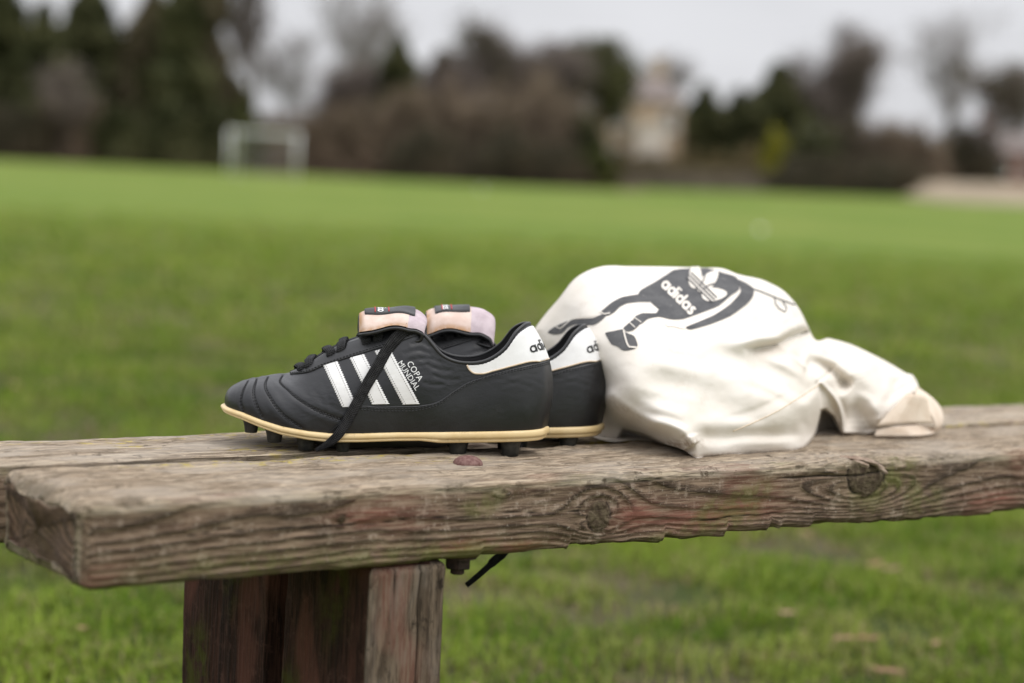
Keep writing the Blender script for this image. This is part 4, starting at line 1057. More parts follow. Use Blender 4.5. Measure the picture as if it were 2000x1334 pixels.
def build_boot(name, mirror, loc, label, far):
    root = empty(name, loc, BOOT_YAW); tag(root, label, 'boot', 'pair of football boots on the bench')
    if mirror: root.scale = (1, -1, 1)
    # upper: outer and inner half welded into one skin
    V = np.concatenate([BG.reshape(-1, 3), BG.reshape(-1, 3) * np.array([1, -1, 1])])
    f0 = grid_faces(NA, NH)
    up = mesh_obj('upper', V, np.concatenate([f0[:, ::-1], f0 + NA * NH]), M_BLK, root)
    bm = bmesh.new(); bm.from_mesh(up.data); bmesh.ops.remove_doubles(bm, verts=bm.verts, dist=2e-5); bmesh.ops.recalc_face_normals(bm, faces=bm.faces); bm.to_mesh(up.data); bm.free()
    up.data.polygons.foreach_set('use_smooth', np.ones(len(up.data.polygons), bool))
    # inside: lining and insole
    ai0 = int(.30 * NA); n_ = NA - ai0
    AI, HJ = np.meshgrid(np.arange(ai0, NA), np.linspace(0, NH - 1.001, 40), indexing='ij')
    L1 = S(AI, HJ, np.full(AI.shape, -.0030), 1); L1[-1, :, 1] = 0
    Vl = np.concatenate([L1.reshape(-1, 3), L1.reshape(-1, 3) * np.array([1, -1, 1])]); fl = grid_faces(n_, 40)
    mesh_obj('lining', Vl, np.concatenate([fl, fl[:, ::-1] + n_ * 40]), M_LIN, root)
    xs = np.linspace(.01, .293, 60); yw = np.interp(xs, ST[:, 1], -ST[:, 2]) * .96; zi = np.interp(xs, ZB_X, ZB_Z) + .004
    Vi = np.stack([np.stack([xs, yw * k, zi + .004 * k * k], 1) for k in np.linspace(-1, 1, 9)], 1)
    mesh_obj('insole', Vi.reshape(-1, 3), grid_faces(60, 9), M_LIN, root)
    for side in (1, -1):
        # heel panel
        ai = np.arange(int(PARAM_HEEL[0, 0]), NA).astype(float); hl = on_line(PARAM_HEEL, ai)
        t = np.linspace(0, 1, 60)[None, :]; AI = np.repeat(ai[:, None], 60, 1); HJ = hl[:, None] * t
        of = np.full(AI.shape, .0009); of[:, -3] = .0010; of[:, -2] = .0008; of[:, -1] = .0003
        P = S(AI, HJ, of, side)
        if True: P[-1, :, 1] = 0
        P = np.concatenate([P, S(ai, hl, np.full(len(ai), -.0004), side)[:, None]], 1); P[-1, :, 1] = 0
        fq = grid_faces(len(ai), 61); mesh_obj('heel_panel', P.reshape(-1, 3), fq[:, ::-1] if side > 0 else fq, M_BLK2, root)
        # white heel tab and its cream piping
        ai = np.unique(np.r_[np.arange(math.ceil(TAB_LOW[0, 0]), NA).astype(float)]); lo = on_line(TAB_LOW, ai)
        top = np.full(len(ai), NH - 1.0) - 2.2 - 0.0 * ai
        zig = np.abs(((np.arange(len(ai)) / 4.0) % 1) - .5) * 1.6
        top = np.minimum(top - 1.0 - zig * sstep(ai, ai[0] + 6, ai[0] + 20), NH - 1.4); top = np.maximum(top, lo + .3)
        grow = sstep(ai, ai[0], ai[0] + 7)
        t = np.linspace(0, 1, 44)[None, :]; AI = np.repeat(ai[:, None], 44, 1); HJ = lo[:, None] + (top - lo)[:, None] * t
        P = S(AI, HJ, np.full(AI.shape, .0011), side); P[-1, :, 1] = 0
        rim0 = S(ai, lo, np.full(len(ai), -.0003), side)[:, None]; rim1 = S(ai, top, np.full(len(ai), .0001), side)[:, None]; rim0[-1, :, 1] = 0; rim1[-1, :, 1] = 0
        P = np.concatenate([rim0, P, rim1], 1); fq = grid_faces(len(ai), 46)
        mesh_obj('heel_tab', P.reshape(-1, 3), fq[:, ::-1] if side > 0 else fq, M_WHT, root)
        pl = TAB_LOW.copy(); mb = MB(); pp = S(pl[:, 0], pl[:, 1], np.full(len(pl), .0009), side); pp[-1, 1] = 0
        mb.tube(pp, .00085, 6); mb.build('piping', M_PIPE, root, True)
        # eyestay
        a0, a1 = PARAM_EYE[0, 0], PARAM_EYE[-1, 0] + 6; ai = np.linspace(a0, a1, 150); lo = on_line(PARAM_EYE, ai)
        t = np.linspace(0, 1, 24)[None, :]; AI = np.repeat(ai[:, None], 24, 1); HJ = lo[:, None] + (NH - 1.001 - lo)[:, None] * t
        patch('eyestay', AI, HJ, .0010, M_BLK2, root, side)
        # three stripes with pinked edges
        for k, sp in enumerate(STRIPE_P):
            if far and side < 0 and k == 2: continue
            o = patch('stripe', sp[..., 0], sp[..., 1], .0007, M_WHT, root, side)
            cen = sp[:, 1] * .88 + sp[:, 0] * .12, sp[:, 5] * .88 + sp[:, 6] * .12
            stitches('stitching', [(sp[:, 1], .0006), (sp[:, 5], .0006)], o, M_THREADG, side, .0018, .0008, .00022, .0001)
        # seams
        off_line = lambda pl, d: np.stack([pl[:, 0] + 0, np.clip(pl[:, 1] + d, 0, NH - 1.01)], 1)
        ls = []
        for pl in PARAM_TOE:
            g = np.gradient(pl, axis=0); cell = np.array([.00085, .0007]); gm = g * cell; gm /= np.linalg.norm(gm, axis=1)[:, None] + 1e-9
            nn = np.stack([-gm[:, 1], gm[:, 0]], 1) / cell
            ls += [(pl + nn * .0012, .0001), (pl - nn * .0012, .0001)]
        ls += [(off_line(PARAM_HEEL[18:], -2.6), .0010), (off_line(PARAM_HEEL[18:], -5.2), .0010), (off_line(PARAM_EYE, 2.6), .0010)]
        stitches('stitching', ls, root, M_THREAD, side)
    # collar binding
    ai = np.arange(int(.55 * NA), NA).astype(float); e = S(ai, np.full(len(ai), NH - 1.001), np.full(len(ai), -.0008), 1); e[-1, 1] = 0
    loop = np.concatenate([e, (e * np.array([1, -1, 1]))[::-1][1:]]); loop = loop + np.array([0, 0, .0004])
    MB().tube(loop, .0017, 10).build('collar_binding', M_BLK2, root, True)
    # name on the heel tab, centred on the back of the heel
    strokes, wd = rounded_letters('adidas'); xh = .0069; hz = TAB_LOW[-1, 1]
    hc = hz + (NH - 1 - hz) * .36
    arc = BG[:, int(hc)]; al = np.r_[0, np.cumsum(np.linalg.norm(np.diff(arc, axis=0), axis=1))]; al = al[-1] - al        # distance from the heel centre
    colz = np.linalg.norm(np.diff(BG[-20], axis=0), axis=1).mean()
    mb = MB()
    for st in strokes:
        sp = stroke_strip(st, .23); x = (sp[..., 0] - wd / 2) * xh * 1.22; y = sp[..., 1] * xh
        # reads left to right when seen from behind: the outer side of this boot carries its first letters
        sgn = -1 if not mirror else 1
        xx = x * (1 if not mirror else -1)
        ai = np.interp(-np.abs(xx), -al, np.arange(NA)); hj = hc + y / colz - 4
        P = bil(BG, ai, hj) + bil(BN, ai, hj) * .00155; P[..., 1] *= np.where(xx < 0, 1, -1)
        mb.add(P.reshape(-1, 3), grid_faces(len(sp), 3).tolist())
    mb.build('lettering', M_INK, root)
    # name beside the stripes, on the outer side
    mb = MB()
    for P_, Fq in TEXT_P:
        pts = S(P_[:, 0], P_[:, 1], np.full(len(P_), .00045), 1); mb.add(pts, Fq)
    if mirror:        # keep the letters readable on the other foot
        pass
    if not mirror: mb.build('lettering', M_FOIL, root)
    # sole: cream edge in two steps, black plate, studs
    k = pchip(ST[:, 0], ST[:, 1:3], np.linspace(0, 1, 160)); k[0, 1] = k[-1, 1] = 0
    ol = np.concatenate([k, (k * np.array([1, -1]))[::-1][1:-1]]); g = np.roll(ol, -1, 0) - np.roll(ol, 1, 0); g /= np.linalg.norm(g, axis=1)[:, None]; nn = np.stack([g[:, 1], -g[:, 0]], 1)
    if (nn[80] @ np.array([0, -1])) < 0: nn = -nn
    zt = np.interp(ol[:, 0], ZB_X, ZB_Z); th_ = np.interp(ol[:, 0], [0, .02, .06, .1, .18, .2, .3], [.0045, .0056, .0066, .0072, .0070, .0092, .0098])
    step = sstep(ol[:, 0], .196, .200)
    prof = [(-.004, .0006), (.0006, .0010), (.0026, .0004), (.0034, -.12), (.0036, -.40), (.0030, -.56), (.0019, -.60), (.0018, -.66), (.0024, -.74), (.0022, -.92), (.0012, -1.0), (-.010, -1.0)]
    V = []
    for (o_, dz) in prof:
        z = zt + (dz if dz > 0 else dz * th_); o2 = o_ - (.0012 * step if dz < -.6 else 0)
        V.append(np.stack([ol[:, 0] + nn[:, 0] * o2, ol[:, 1] + nn[:, 1] * o2, z], 1))
    m_ = len(ol); fq = grid_faces(len(prof), m_, True)
    mesh_obj('sole_edge', np.concatenate(V), fq, M_WELT, root)
    xs = np.linspace(.004, .296, 70); yw = np.interp(xs, ST[:, 1], -ST[:, 2]) * .93; zi = np.interp(xs, ZB_X, ZB_Z) - np.interp(xs, [0, .02, .06, .1, .18, .2, .3], [.0045, .0056, .0066, .0072, .0070, .0092, .0098])
    Vp = np.concatenate([np.stack([np.stack([xs, yw * q, zi - .0004 - (.0012 + .0075 * sstep(xs, .06, .10) * (1 - sstep(xs, .19, .22))) * (1 - q ** 4)], 1) for q in np.linspace(-1, 1, 9)], 1).reshape(-1, 3)])
    mesh_obj('sole_plate', Vp, grid_faces(70, 9), M_SOLE, root)
    lat = [(.0275, -.026, .0125, .0075), (.0490, -.036, .0058, .0083), (.0775, -.0375, .0, .0088), (.1105, -.036, .0, .0078), (.2160, -.0235, .0, .0100), (.2640, -.0235, .0, .0100)]
    for side in (1, -1):
        for (x, y, z0, rr) in lat:
            ztop = float(np.interp(x, ZB_X, ZB_Z) - np.interp(x, [0, .02, .06, .1, .18, .2, .3], [.0045, .0056, .0066, .0072, .0070, .0092, .0098])) + .0012
            z0_ = z0 + .0003 + (.0069 if far and not (side < 0 and x > .2) else 0)
            b = MB().lathe([(rr * .70, z0_), (rr * .76, z0_ + .0006), (rr * .84, z0_ + (ztop - z0_) * .5), (rr, ztop - .001), (rr * 1.12, ztop)], (x, y * side, 0), 20, (1.0, .85))
            o = b.build('stud', M_STUD, root, True)
    # laces across the throat
    ais = [to_param(x, y)[0] for x, y in ((588, 716), (609, 707), (643, 689), (672, 676), (711, 665), (746, 655), (780, 644))]
    for q, ai in enumerate(ais):
        dz = 7 if q % 2 else -7
        A0 = S(np.array(ai - dz * .4), np.array(NH - 1 - 9.0), .0016, 1); B0 = S(np.array(ai + dz * .4), np.array(NH - 1 - 9.0), .0016, -1)
        A1 = S(np.array(ai - dz * .25), np.array(NH - 3.0), .0026, 1); B1 = S(np.array(ai + dz * .25), np.array(NH - 3.0), .0026, -1)
        M1 = (A1 + B1) / 2 + np.array([0, 0, .0006])
        path = smooth_line(np.array([A0 - np.array([0, 0, .003]), A0, A1, M1, B1, B0, B0 - np.array([0, 0, .003])]), 36)
        tg = np.gradient(path, axis=0); tg /= np.linalg.norm(tg, axis=1)[:, None]
        wv = np.array([1, 0, .35]); wv = wv / np.linalg.norm(wv)
        wv = wv - tg * (tg @ wv)[:, None]; wv /= np.linalg.norm(wv, axis=1)[:, None]; nv = np.cross(tg, wv)
        th = np.arange(12) * 2 * np.pi / 12; wsc = .0044 * (1 + .10 * np.sin(np.arange(36) * .7 + q))
        V = path[:, None] + np.cos(th)[None, :, None] * wv[:, None] * wsc[:, None, None] + np.sin(th)[None, :, None] * nv[:, None] * .0017
        d = np.r_[0, np.cumsum(np.linalg.norm(np.diff(path, axis=0), axis=1))]
        rib = np.stack([np.repeat(d, 12), np.tile(np.cos(th), 36), 0 * np.repeat(d, 12)], 1)
        mesh_obj('lace', V.reshape(-1, 3), grid_faces(36, 12, True), M_LACE, root, attrs={'rib': rib})
    build_tongue(root, far)
    return root

def build_tongue(root, far):
    if not far:
        key = [(.060, .0635, .010), (.080, .0765, .014), (.107, .0932, .018), (.138, .1045, .020), (.160, .1085, .024), (.1715, .1115, .0285), (.1800, .1155, .0305), (.1815, .1205, .0320), (.1770, .1243, .0325), (.1670, .1258, .0330), (.1480, .1258, .0335), (.1320, .1238, .0335), (.1245, .1216, .0305), (.1215, .1200, .0240)]
        droop = .0135; lab_s = (.745, .975)
    else:
        key = [(.060, .0635, .010), (.080, .0765, .014), (.107, .0932, .018), (.138, .1045, .020), (.160, .1080, .025), (.1760, .1120, .0310), (.1870, .1180, .0350), (.1860, .1245, .0355), (.1780, .1290, .0355), (.1660, .1305, .0355), (.1480, .1312, .0350), (.1340, .1285, .0345), (.1260, .1255, .0310), (.1225, .1238, .0240)]
        droop = .0190; lab_s = (.80, .965)
    key = np.array(key); d = np.r_[0, np.cumsum(np.linalg.norm(np.diff(key[:, :2], axis=0), axis=1))]; sN = d / d[-1]
    n, m = 150, 41; s = np.linspace(0, 1, n); k = pchip(sN, key, s); q = np.linspace(-1, 1, m)
    over = sstep(s, .52, .72)
    def surf(off):
        P = np.zeros((n, m, 3)); tg = np.gradient(k[:, :2], axis=0); tg /= np.linalg.norm(tg, axis=1)[:, None]
        nx, nz = -tg[:, 1], tg[:, 0]                         # left of the path: the outside of the fold lies on the right
        dr = .006 * (1 - over) + droop * over
        wave = .0014 * np.sin(q[None, :] * 5 + s[:, None] * 9) * over[:, None] + .0010 * np.sin(s[:, None] * 34 + q[None, :] * 2.0) * over[:, None]
        P[..., 0] = k[:, 0:1] - nx[:, None] * off + over[:, None] * (-.004) * (np.abs(q)[None, :] ** 2) * sstep(s, .55, .68)[:, None] * (1 - sstep(s, .70, .85))[:, None]
        P[..., 1] = q[None, :] * (k[:, 2:3] - .003 * over[:, None] * (np.abs(q) ** 3)[None, :])
        P[..., 2] = k[:, 1:2] - nz[:, None] * off - dr[:, None] * (np.abs(q) ** (2.1 + 1.3 * over[:, None])) + wave
        return P
    tg = np.gradient(k[:, :2], axis=0)
    sgn = 1 if True else -1
    inner, outer = surf(-.0016), surf(.0016)
    fq = grid_faces(n, m)
    mesh_obj('tongue', inner.reshape(-1, 3), fq, M_BLK2, root)
    edge = np.clip(np.maximum(sstep(np.abs(q), .88, 1.0)[None, :] * over[:, None], sstep(s, .97, 1.0)[:, None] + 0 * q[None, :]), 0, 1)
    i0, i1 = int(.46 * n), int(.775 * n)
    if far: i1 = int(.80 * n)
    mesh_obj('tongue_lining', outer[i0:i1 + 1].reshape(-1, 3), grid_faces(i1 + 1 - i0, m), M_MAUVE, root)
    o2 = surf(.0019)
    mesh_obj('tongue_tip', o2[i1 - 1:].reshape(-1, 3), grid_faces(n - i1 + 1, m), M_BEIGE, root, attrs={'edge': edge[i1 - 1:].reshape(-1)})
    # black bound rim joining both faces
    rimI = np.concatenate([inner[i0:, 0], inner[-1, 1:], inner[i0:, -1][::-1][1:]]); rimO = np.concatenate([outer[i0:, 0], outer[-1, 1:], outer[i0:, -1][::-1][1:]])
    MB().tube((rimI + rimO) / 2 - np.array([0, 0, .0008]), .00165, 8).build('tongue_edge', M_BLK2, root, True)
    # woven label on the folded tip
    ia, ib = int(lab_s[0] * n), int(lab_s[1] * n); jm = int(.25 * m)
    lab = surf(.0036); 
    Lp = lab[ia:ib, jm:m - jm]; un = o2[ia:ib, jm:m - jm]
    Lr = np.concatenate([un[:, :1], Lp, un[:, -1:]], 1); Lr = np.concatenate([un[:1, [0] + list(range(un.shape[1])) + [-1]], Lr, un[-1:, [0] + list(range(un.shape[1])) + [-1]]], 0)
    lo = mesh_obj('tongue_label', Lr.reshape(-1, 3), grid_faces(Lr.shape[0], Lr.shape[1]), M_BLK2, root)
    top = surf(.0040)
    mb = MB()
    for f_ in (.22, .46):
        i = int(ia + (ib - ia) * (1 - f_)); mb.tube(top[i, jm + 1:m - jm - 1], .0006, 5)
    mb.build('label_line', M_RED, lo, True)
    strokes, wd = rounded_letters('adidas'); mb = MB(); xh = .0052
    ic = ia + (ib - ia) * (1 - .33)
    ds = d[-1] / (n - 1)
    for st in strokes:
        sp = stroke_strip(st, .22); x = (sp[..., 0] - wd / 2) * xh; y = (sp[..., 1] - .5) * xh
        ii = ic - y / ds; jj = (m - 1) / 2 + x / .035 * (m - 1) / 2
        i_ = np.clip(ii, 0, n - 1.01); j_ = np.clip(jj, 0, m - 1.01); a_ = i_.astype(int); b_ = j_.astype(int); u_ = (i_ - a_)[..., None]; v_ = (j_ - b_)[..., None]
        P = top[a_, b_] * (1 - u_) * (1 - v_) + top[a_ + 1, b_] * u_ * (1 - v_) + top[a_, b_ + 1] * (1 - u_) * v_ + top[a_ + 1, b_ + 1] * u_ * v_
        mb.add(P.reshape(-1, 3), grid_faces(len(sp), 3).tolist())
    mb.build('lettering', M_FOIL, lo)

near = build_boot('football_boot', False, BOOT_O, 'black leather football boot with loose lace hanging over its white stripes', False)
FAR_O = BOOT_O + BX * .0655 + BY * .098 + np.array([0, 0, -.0068])
far = build_boot('football_boot', True, FAR_O, 'black leather football boot half hidden behind its pair, touching the canvas bag', True)

def flat_lace(name, C, Wv, hw, root, thick=.0009):
    """flat woven lace along C (local points), Wv its width direction"""
    C = np.asarray(C, float); n = len(C); tg = np.gradient(C, axis=0); tg /= np.linalg.norm(tg, axis=1)[:, None]
    Wv = Wv - tg * (Wv * tg).sum(1)[:, None]; Wv /= np.linalg.norm(Wv, axis=1)[:, None]; nv = np.cross(tg, Wv)
    prof = [(-1, 0), (-.85, .8), (-.3, 1), (.3, 1), (.85, .8), (1, 0), (.85, -.8), (.3, -1), (-.3, -1), (-.85, -.8)]
    V = np.stack([C + Wv * (hw * a)[:, None] + nv * thick * b for a, b in prof], 1)
    d = np.r_[0, np.cumsum(np.linalg.norm(np.diff(C, axis=0), axis=1))]
    rib = np.stack([np.repeat(d, 10), np.tile([a for a, b in prof], n), 0 * np.repeat(d, 10)], 1)
    f = grid_faces(n, 10, True).tolist() + [list(range(10)), list(range((n - 1) * 10, n * 10))[::-1]]
    return mesh_obj(name, V.reshape(-1, 3), f, M_LACE, root, attrs={'rib': rib})
# the loose lace of the near boot, down over the stripes to the bench
cl = smooth_line([(800, 641), (786, 650), (760, 678), (738, 715), (716, 752), (693, 795), (671, 835), (652, 858), (634, 871), (617, 879)], 90)
ylat = []
for x, y in cl:
    if y < 842: ai, hj = to_param(x, y); ylat.append(S(np.array(ai), np.array(hj), 0.0, 1)[1] - .0026)
    else: ylat.append(np.nan)
ylat = np.array(ylat); bad = np.isnan(ylat); last = ylat[~bad][-1]; ylat[bad] = last - .004 + .006 * np.linspace(0, 1, bad.sum()) ** 2
ylat = np.minimum(ylat, np.convolve(np.pad(ylat, 8, mode='edge'), np.ones(17) / 17, 'valid') + .0003) - .0006
ylat = np.convolve(np.pad(ylat, 5, mode='edge'), np.ones(11) / 11, 'valid')
C3 = []
for (x, y), yl in zip(cl, ylat):
    d = dir_local(ray(x, y)); C3.append(CAM_L + d * ((yl - CAM_L[1]) / d[1]))
C3 = np.array(C3); C3[:, 2] = np.maximum(C3[:, 2], .0015)
wd_ = np.zeros_like(C3); tgl = np.gradient(C3, axis=0); wd_[:, 0] = -tgl[:, 2]; wd_[:, 2] = tgl[:, 0]; wd_[:, 1] = .25 * np.linalg.norm(tgl, axis=1) * np.sin(np.linspace(0, 3.5, 90))
flat_lace('lace_end', C3, wd_, np.interp(np.linspace(0, 1, 90), [0, .12, .3, .7, .88, 1], [.0062, .0058, .0054, .0050, .0040, .0018]), near)
# the far boot's lace end, hanging down through the gap between the planks
FO = FAR_O
def far_local(P): q = np.asarray(P) - FO; return np.array([q @ BX, -(q @ BY), q[2]])
def bench_pt(u, w_, z): return np.array([BP0[0], BP0[1], 0]) + BU * u + BW * w_ + np.array([0, 0, z])
_pw = [bench_pt(.52, W1 + GAP / 2, BENCH_Z + .004), bench_pt(.505, W1 + GAP / 2, BENCH_Z - .03), bench_pt(.49, W1 + GAP / 2, BENCH_Z - TH - .01)]
for (x, y) in ((985, 1078), (968, 1093), (950, 1110), (932, 1126), (911, 1143)):
    d = ray(x, y); P0_ = bench_pt(.48, W1 + GAP / 2 - .005, 0); t = ((P0_ - CAM) @ BW) / (d @ BW); _pw.append(CAM + d * t)
LC = smooth_line(np.array([far_local(p) for p in _pw]), 40)
wv = np.tile(np.array([.66, .1, -.75]), (40, 1))
flat_lace('lace_end', LC, wv, np.interp(np.linspace(0, 1, 40), [0, .8, .82, 1], [.0048, .0042, .0030, .0026]), far)

# ================================================================== canvas bag
TOP = np.array([(1040, 650), (1048, 637), (1065, 614), (1090, 585), (1120, 547), (1150, 528), (1175, 520.5), (1230, 520), (1310, 521), (1380, 523), (1410, 524), (1440, 535), (1500, 551), (1540, 577), (1565, 610), (1578, 637), (1586, 655), (1620, 661), (1660, 672), (1700, 690), (1740, 711), (1770, 729), (1786, 737), (1795, 757), (1802, 790)], float)
BOT = np.array([(1040, 665), (1065, 730), (1100, 800), (1140, 842), (1170, 858), (1200, 863), (1235, 860), (1270, 862), (1300, 868), (1340, 882), (1357, 894), (1380, 891), (1450, 886), (1520, 882), (1560, 878), (1580, 866), (1592, 852), (1605, 850), (1640, 851), (1680, 853), (1720, 851), (1760, 845), (1790, 835), (1802, 800)], float)
def bench_depth(x, y, z=BENCH_Z):
    d = ray(x, y); return (z - CAM_H) / d[..., 2]
CTRL = np.array([
    # contact with the bench
    (1357, 893, 1.886), (1450, 886, 1.927), (1520, 882, 1.953), (1560, 878, 1.976), (1240, 860, 1.985), (1180, 858, 2.000), (1600, 850, 2.060), (1650, 851, 2.105), (1700, 852, 2.125), (1760, 845, 2.150), (1800, 800, 2.170), (1110, 815, 2.03),
    # outline and ridge
    (1160, 524, 2.035), (1230, 520, 2.060), (1310, 521, 2.085), (1410, 524, 2.105), (1500, 551, 2.110), (1565, 612, 2.115), (1584, 655, 2.120), (1660, 672, 2.165), (1740, 711, 2.185), (1786, 740, 2.19), (1048, 637, 2.045), (1065, 614, 2.045), (1090, 585, 2.035), (1120, 547, 2.035), (1070, 740, 2.05),
    # the body
    (1110, 640, 1.995), (1170, 600, 1.975), (1250, 600, 1.975), (1350, 600, 2.000), (1450, 590, 2.035), (1530, 625, 2.062), (1130, 720, 1.975),
    (1200, 690, 1.925), (1300, 690, 1.917), (1400, 690, 1.948), (1500, 700, 1.985), (1555, 690, 2.03),
    (1215, 770, 1.905), (1300, 770, 1.888), (1400, 780, 1.908), (1500, 790, 1.940), (1570, 790, 1.975),
    (1280, 826, 1.887), (1335, 850, 1.878), (1400, 850, 1.898), (1470, 850, 1.925), (1540, 850, 1.955), (1180, 760, 1.950), (1175, 820, 1.985), (1225, 835, 1.960), (1280, 858, 1.935),
    # neck lobe
    (1620, 700, 2.10), (1680, 735, 2.098), (1735, 770, 2.115), (1680, 790, 2.085), (1715, 820, 2.095), (1640, 800, 2.085), (1770, 800, 2.14)], float)
def tps(ctrl, lam=8e-3):
    X = ctrl[:, :2] / 400.0; n = len(X)
    U = lambda r2: np.where(r2 > 0, .5 * r2 * np.log(r2 + 1e-12), 0)
    K = U(((X[:, None] - X[None]) ** 2).sum(-1)) + lam * np.eye(n); Pm = np.c_[np.ones(n), X]
    A = np.block([[K, Pm], [Pm.T, np.zeros((3, 3))]]); sol = np.linalg.solve(A, np.r_[ctrl[:, 2], 0, 0, 0])
    def f_(x, y):
        Q = np.stack([x, y], -1) / 400.0; o = sol[n] + Q @ sol[n + 1:]
        for k in range(n): o = o + sol[k] * U(((Q - X[k]) ** 2).sum(-1))
        return o
    return f_
BAG_BASE = tps(CTRL, 2e-3)
def line_field(x, y, pts, n=40):
    """signed distance (px) to a smooth line and the position 0..1 along it; positive on the line's right-hand side (image coordinates)"""
    L = smooth_line(pts, n); best = np.full(x.shape, 1e9); sg = np.zeros(x.shape); tt = np.zeros(x.shape)
    for k in range(n - 1):
        a, b = L[k], L[k + 1]; ab = b - a; t = np.clip(((x - a[0]) * ab[0] + (y - a[1]) * ab[1]) / (ab @ ab), 0, 1)
        dx, dy = x - a[0] - t * ab[0], y - a[1] - t * ab[1]; d = np.hypot(dx, dy); m_ = d < best
        best = np.where(m_, d, best); sg = np.where(m_, np.sign(ab[0] * dy - ab[1] * dx), sg); tt = np.where(m_, (k + t) / (n - 1), tt)
    return best * sg, tt
# folds: (line, depth change m, half width px on the left side, on the right side, fade at start, fade at end); + = valley (further away), - = ridge
FOLD_GAIN = 1.15
FOLDS = [
    ([(1440, 688), (1468, 677), (1519, 668), (1549, 653), (1584, 643)], .012, 7, 20, .35, .02),
    ([(1420, 670), (1470, 664), (1520, 654), (1550, 640), (1580, 622)], -.011, 24, 12, .3, .15),
    ([(1370, 682), (1420, 692), (1480, 716), (1555, 752), (1592, 778)], .0125, 20, 22, .3, .1),
    ([(1500, 664), (1530, 677), (1568, 704), (1603, 740)], -.011, 15, 9, .25, .02),
    ([(1360, 668), (1430, 678), (1500, 694), (1560, 726)], -.0045, 18, 18, .3, .2),
    ([(1572, 706), (1606, 716), (1634, 736), (1662, 764)], .024, 12, 18, .1, .2),
    ([(1603, 740), (1634, 776), (1648, 815), (1649, 850)], -.016, 24, 7, .05, .05),
    ([(1215, 735), (1300, 750), (1390, 772), (1470, 800)], .0075, 26, 28, .35, .35),
    ([(1240, 700), (1330, 715), (1420, 738)], -.0035, 24, 24, .4, .4),
    ([(1325, 815), (1391, 803), (1460, 812), (1530, 830)], .0055, 26, 16, .3, .3),
    ([(1353, 850), (1400, 856), (1460, 850), (1520, 850), (1572, 848)], .0085, 16, 10, .12, .12),
    ([(1180, 760), (1221, 797), (1272, 825), (1335, 845), (1354, 872)], -.010, 13, 20, .1, .02),
    ([(1352, 846), (1358, 870), (1357, 894)], -.005, 10, 14, .15, .02),
    ([(1330, 850), (1342, 868), (1350, 886)], .003, 6, 6, .2, .1),
    ([(1590, 690), (1650, 700), (1710, 735), (1752, 775)], -.004, 24, 24, .3, .3),
    ([(1640, 745), (1690, 770), (1720, 800)], .003, 20, 20, .3, .3),
    ([(1676, 745), (1684, 790), (1680, 835)], .004, 18, 18, .3, .25), 
    ([(1655, 790), (1690, 815), (1700, 845)], .006, 14, 14, .25, .1),
    ([(1793, 757), (1765, 779), (1738, 808), (1700, 838)], -.004, 12, 14, .1, .1),
    ([(1790, 745), (1760, 760), (1735, 782)], .004, 7, 7, .05, .4),
    ([(1772, 732), (1755, 745), (1742, 762)], .003, 7, 7, .05, .4),
    ([(1190, 560), (1230, 590), (1250, 640)], .0022, 30, 30, .35, .35),
    ([(1130, 600), (1110, 650), (1130, 700)], .0045, 20, 26, .3, .3),
    ([(1100, 690), (1160, 720), (1200, 770)], .006, 20, 18, .3, .3),
    ([(1410, 530), (1470, 552), (1545, 590)], -.004, 12, 10, .1, .1),
    ([(1430, 555), (1480, 566), (1545, 600)], .003, 8, 12, .1, .15),
    ([(1465, 620), (1490, 640), (1530, 640)], .0025, 14, 14, .3, .3),
    ([(1300, 560), (1340, 600), (1330, 650)], .0018, 28, 28, .3, .3),
    ([(1200, 855), (1225, 838), (1250, 845)], .004, 12, 12, .3, .3),
    ([(1480, 690), (1530, 712), (1580, 745)], -.003, 6, 9, .3, .3), ([(1500, 735), (1545, 762), (1590, 790)], .0028, 7, 7, .3, .3), ([(1440, 742), (1500, 768), (1560, 800)], .0032, 9, 9, .3, .3),
    ([(1400, 822), (1460, 806), (1520, 780), (1570, 752)], .0014, 6, 10, .2, .2), ([(1275, 690), (1340, 700), (1400, 722)], .0030, 12, 10, .35, .35),
    ([(1230, 770), (1300, 786), (1370, 796)], .0032, 12, 12, .35, .35), ([(1250, 805), (1310, 818), (1350, 838)], .0026, 8, 8, .3, .3),
    ([(1610, 690), (1640, 712), (1655, 735)], -.003, 8, 8, .3, .3), ([(1700, 705), (1722, 735), (1728, 765)], .0028, 9, 9, .3, .3), ([(1750, 735), (1742, 765), (1725, 795)], .0035, 8, 8, .2, .3), ([(1660, 760), (1700, 785), (1712, 815)], -.003, 10, 10, .3, .3),
    ([(1560, 815), (1575, 835), (1572, 862)], .0025, 8, 8, .3, .3), ([(1520, 640), (1545, 628), (1568, 612)], .0028, 7, 9, .3, .1), ([(1545, 660), (1570, 668), (1600, 672)], -.004, 6, 8, .2, .3)
]
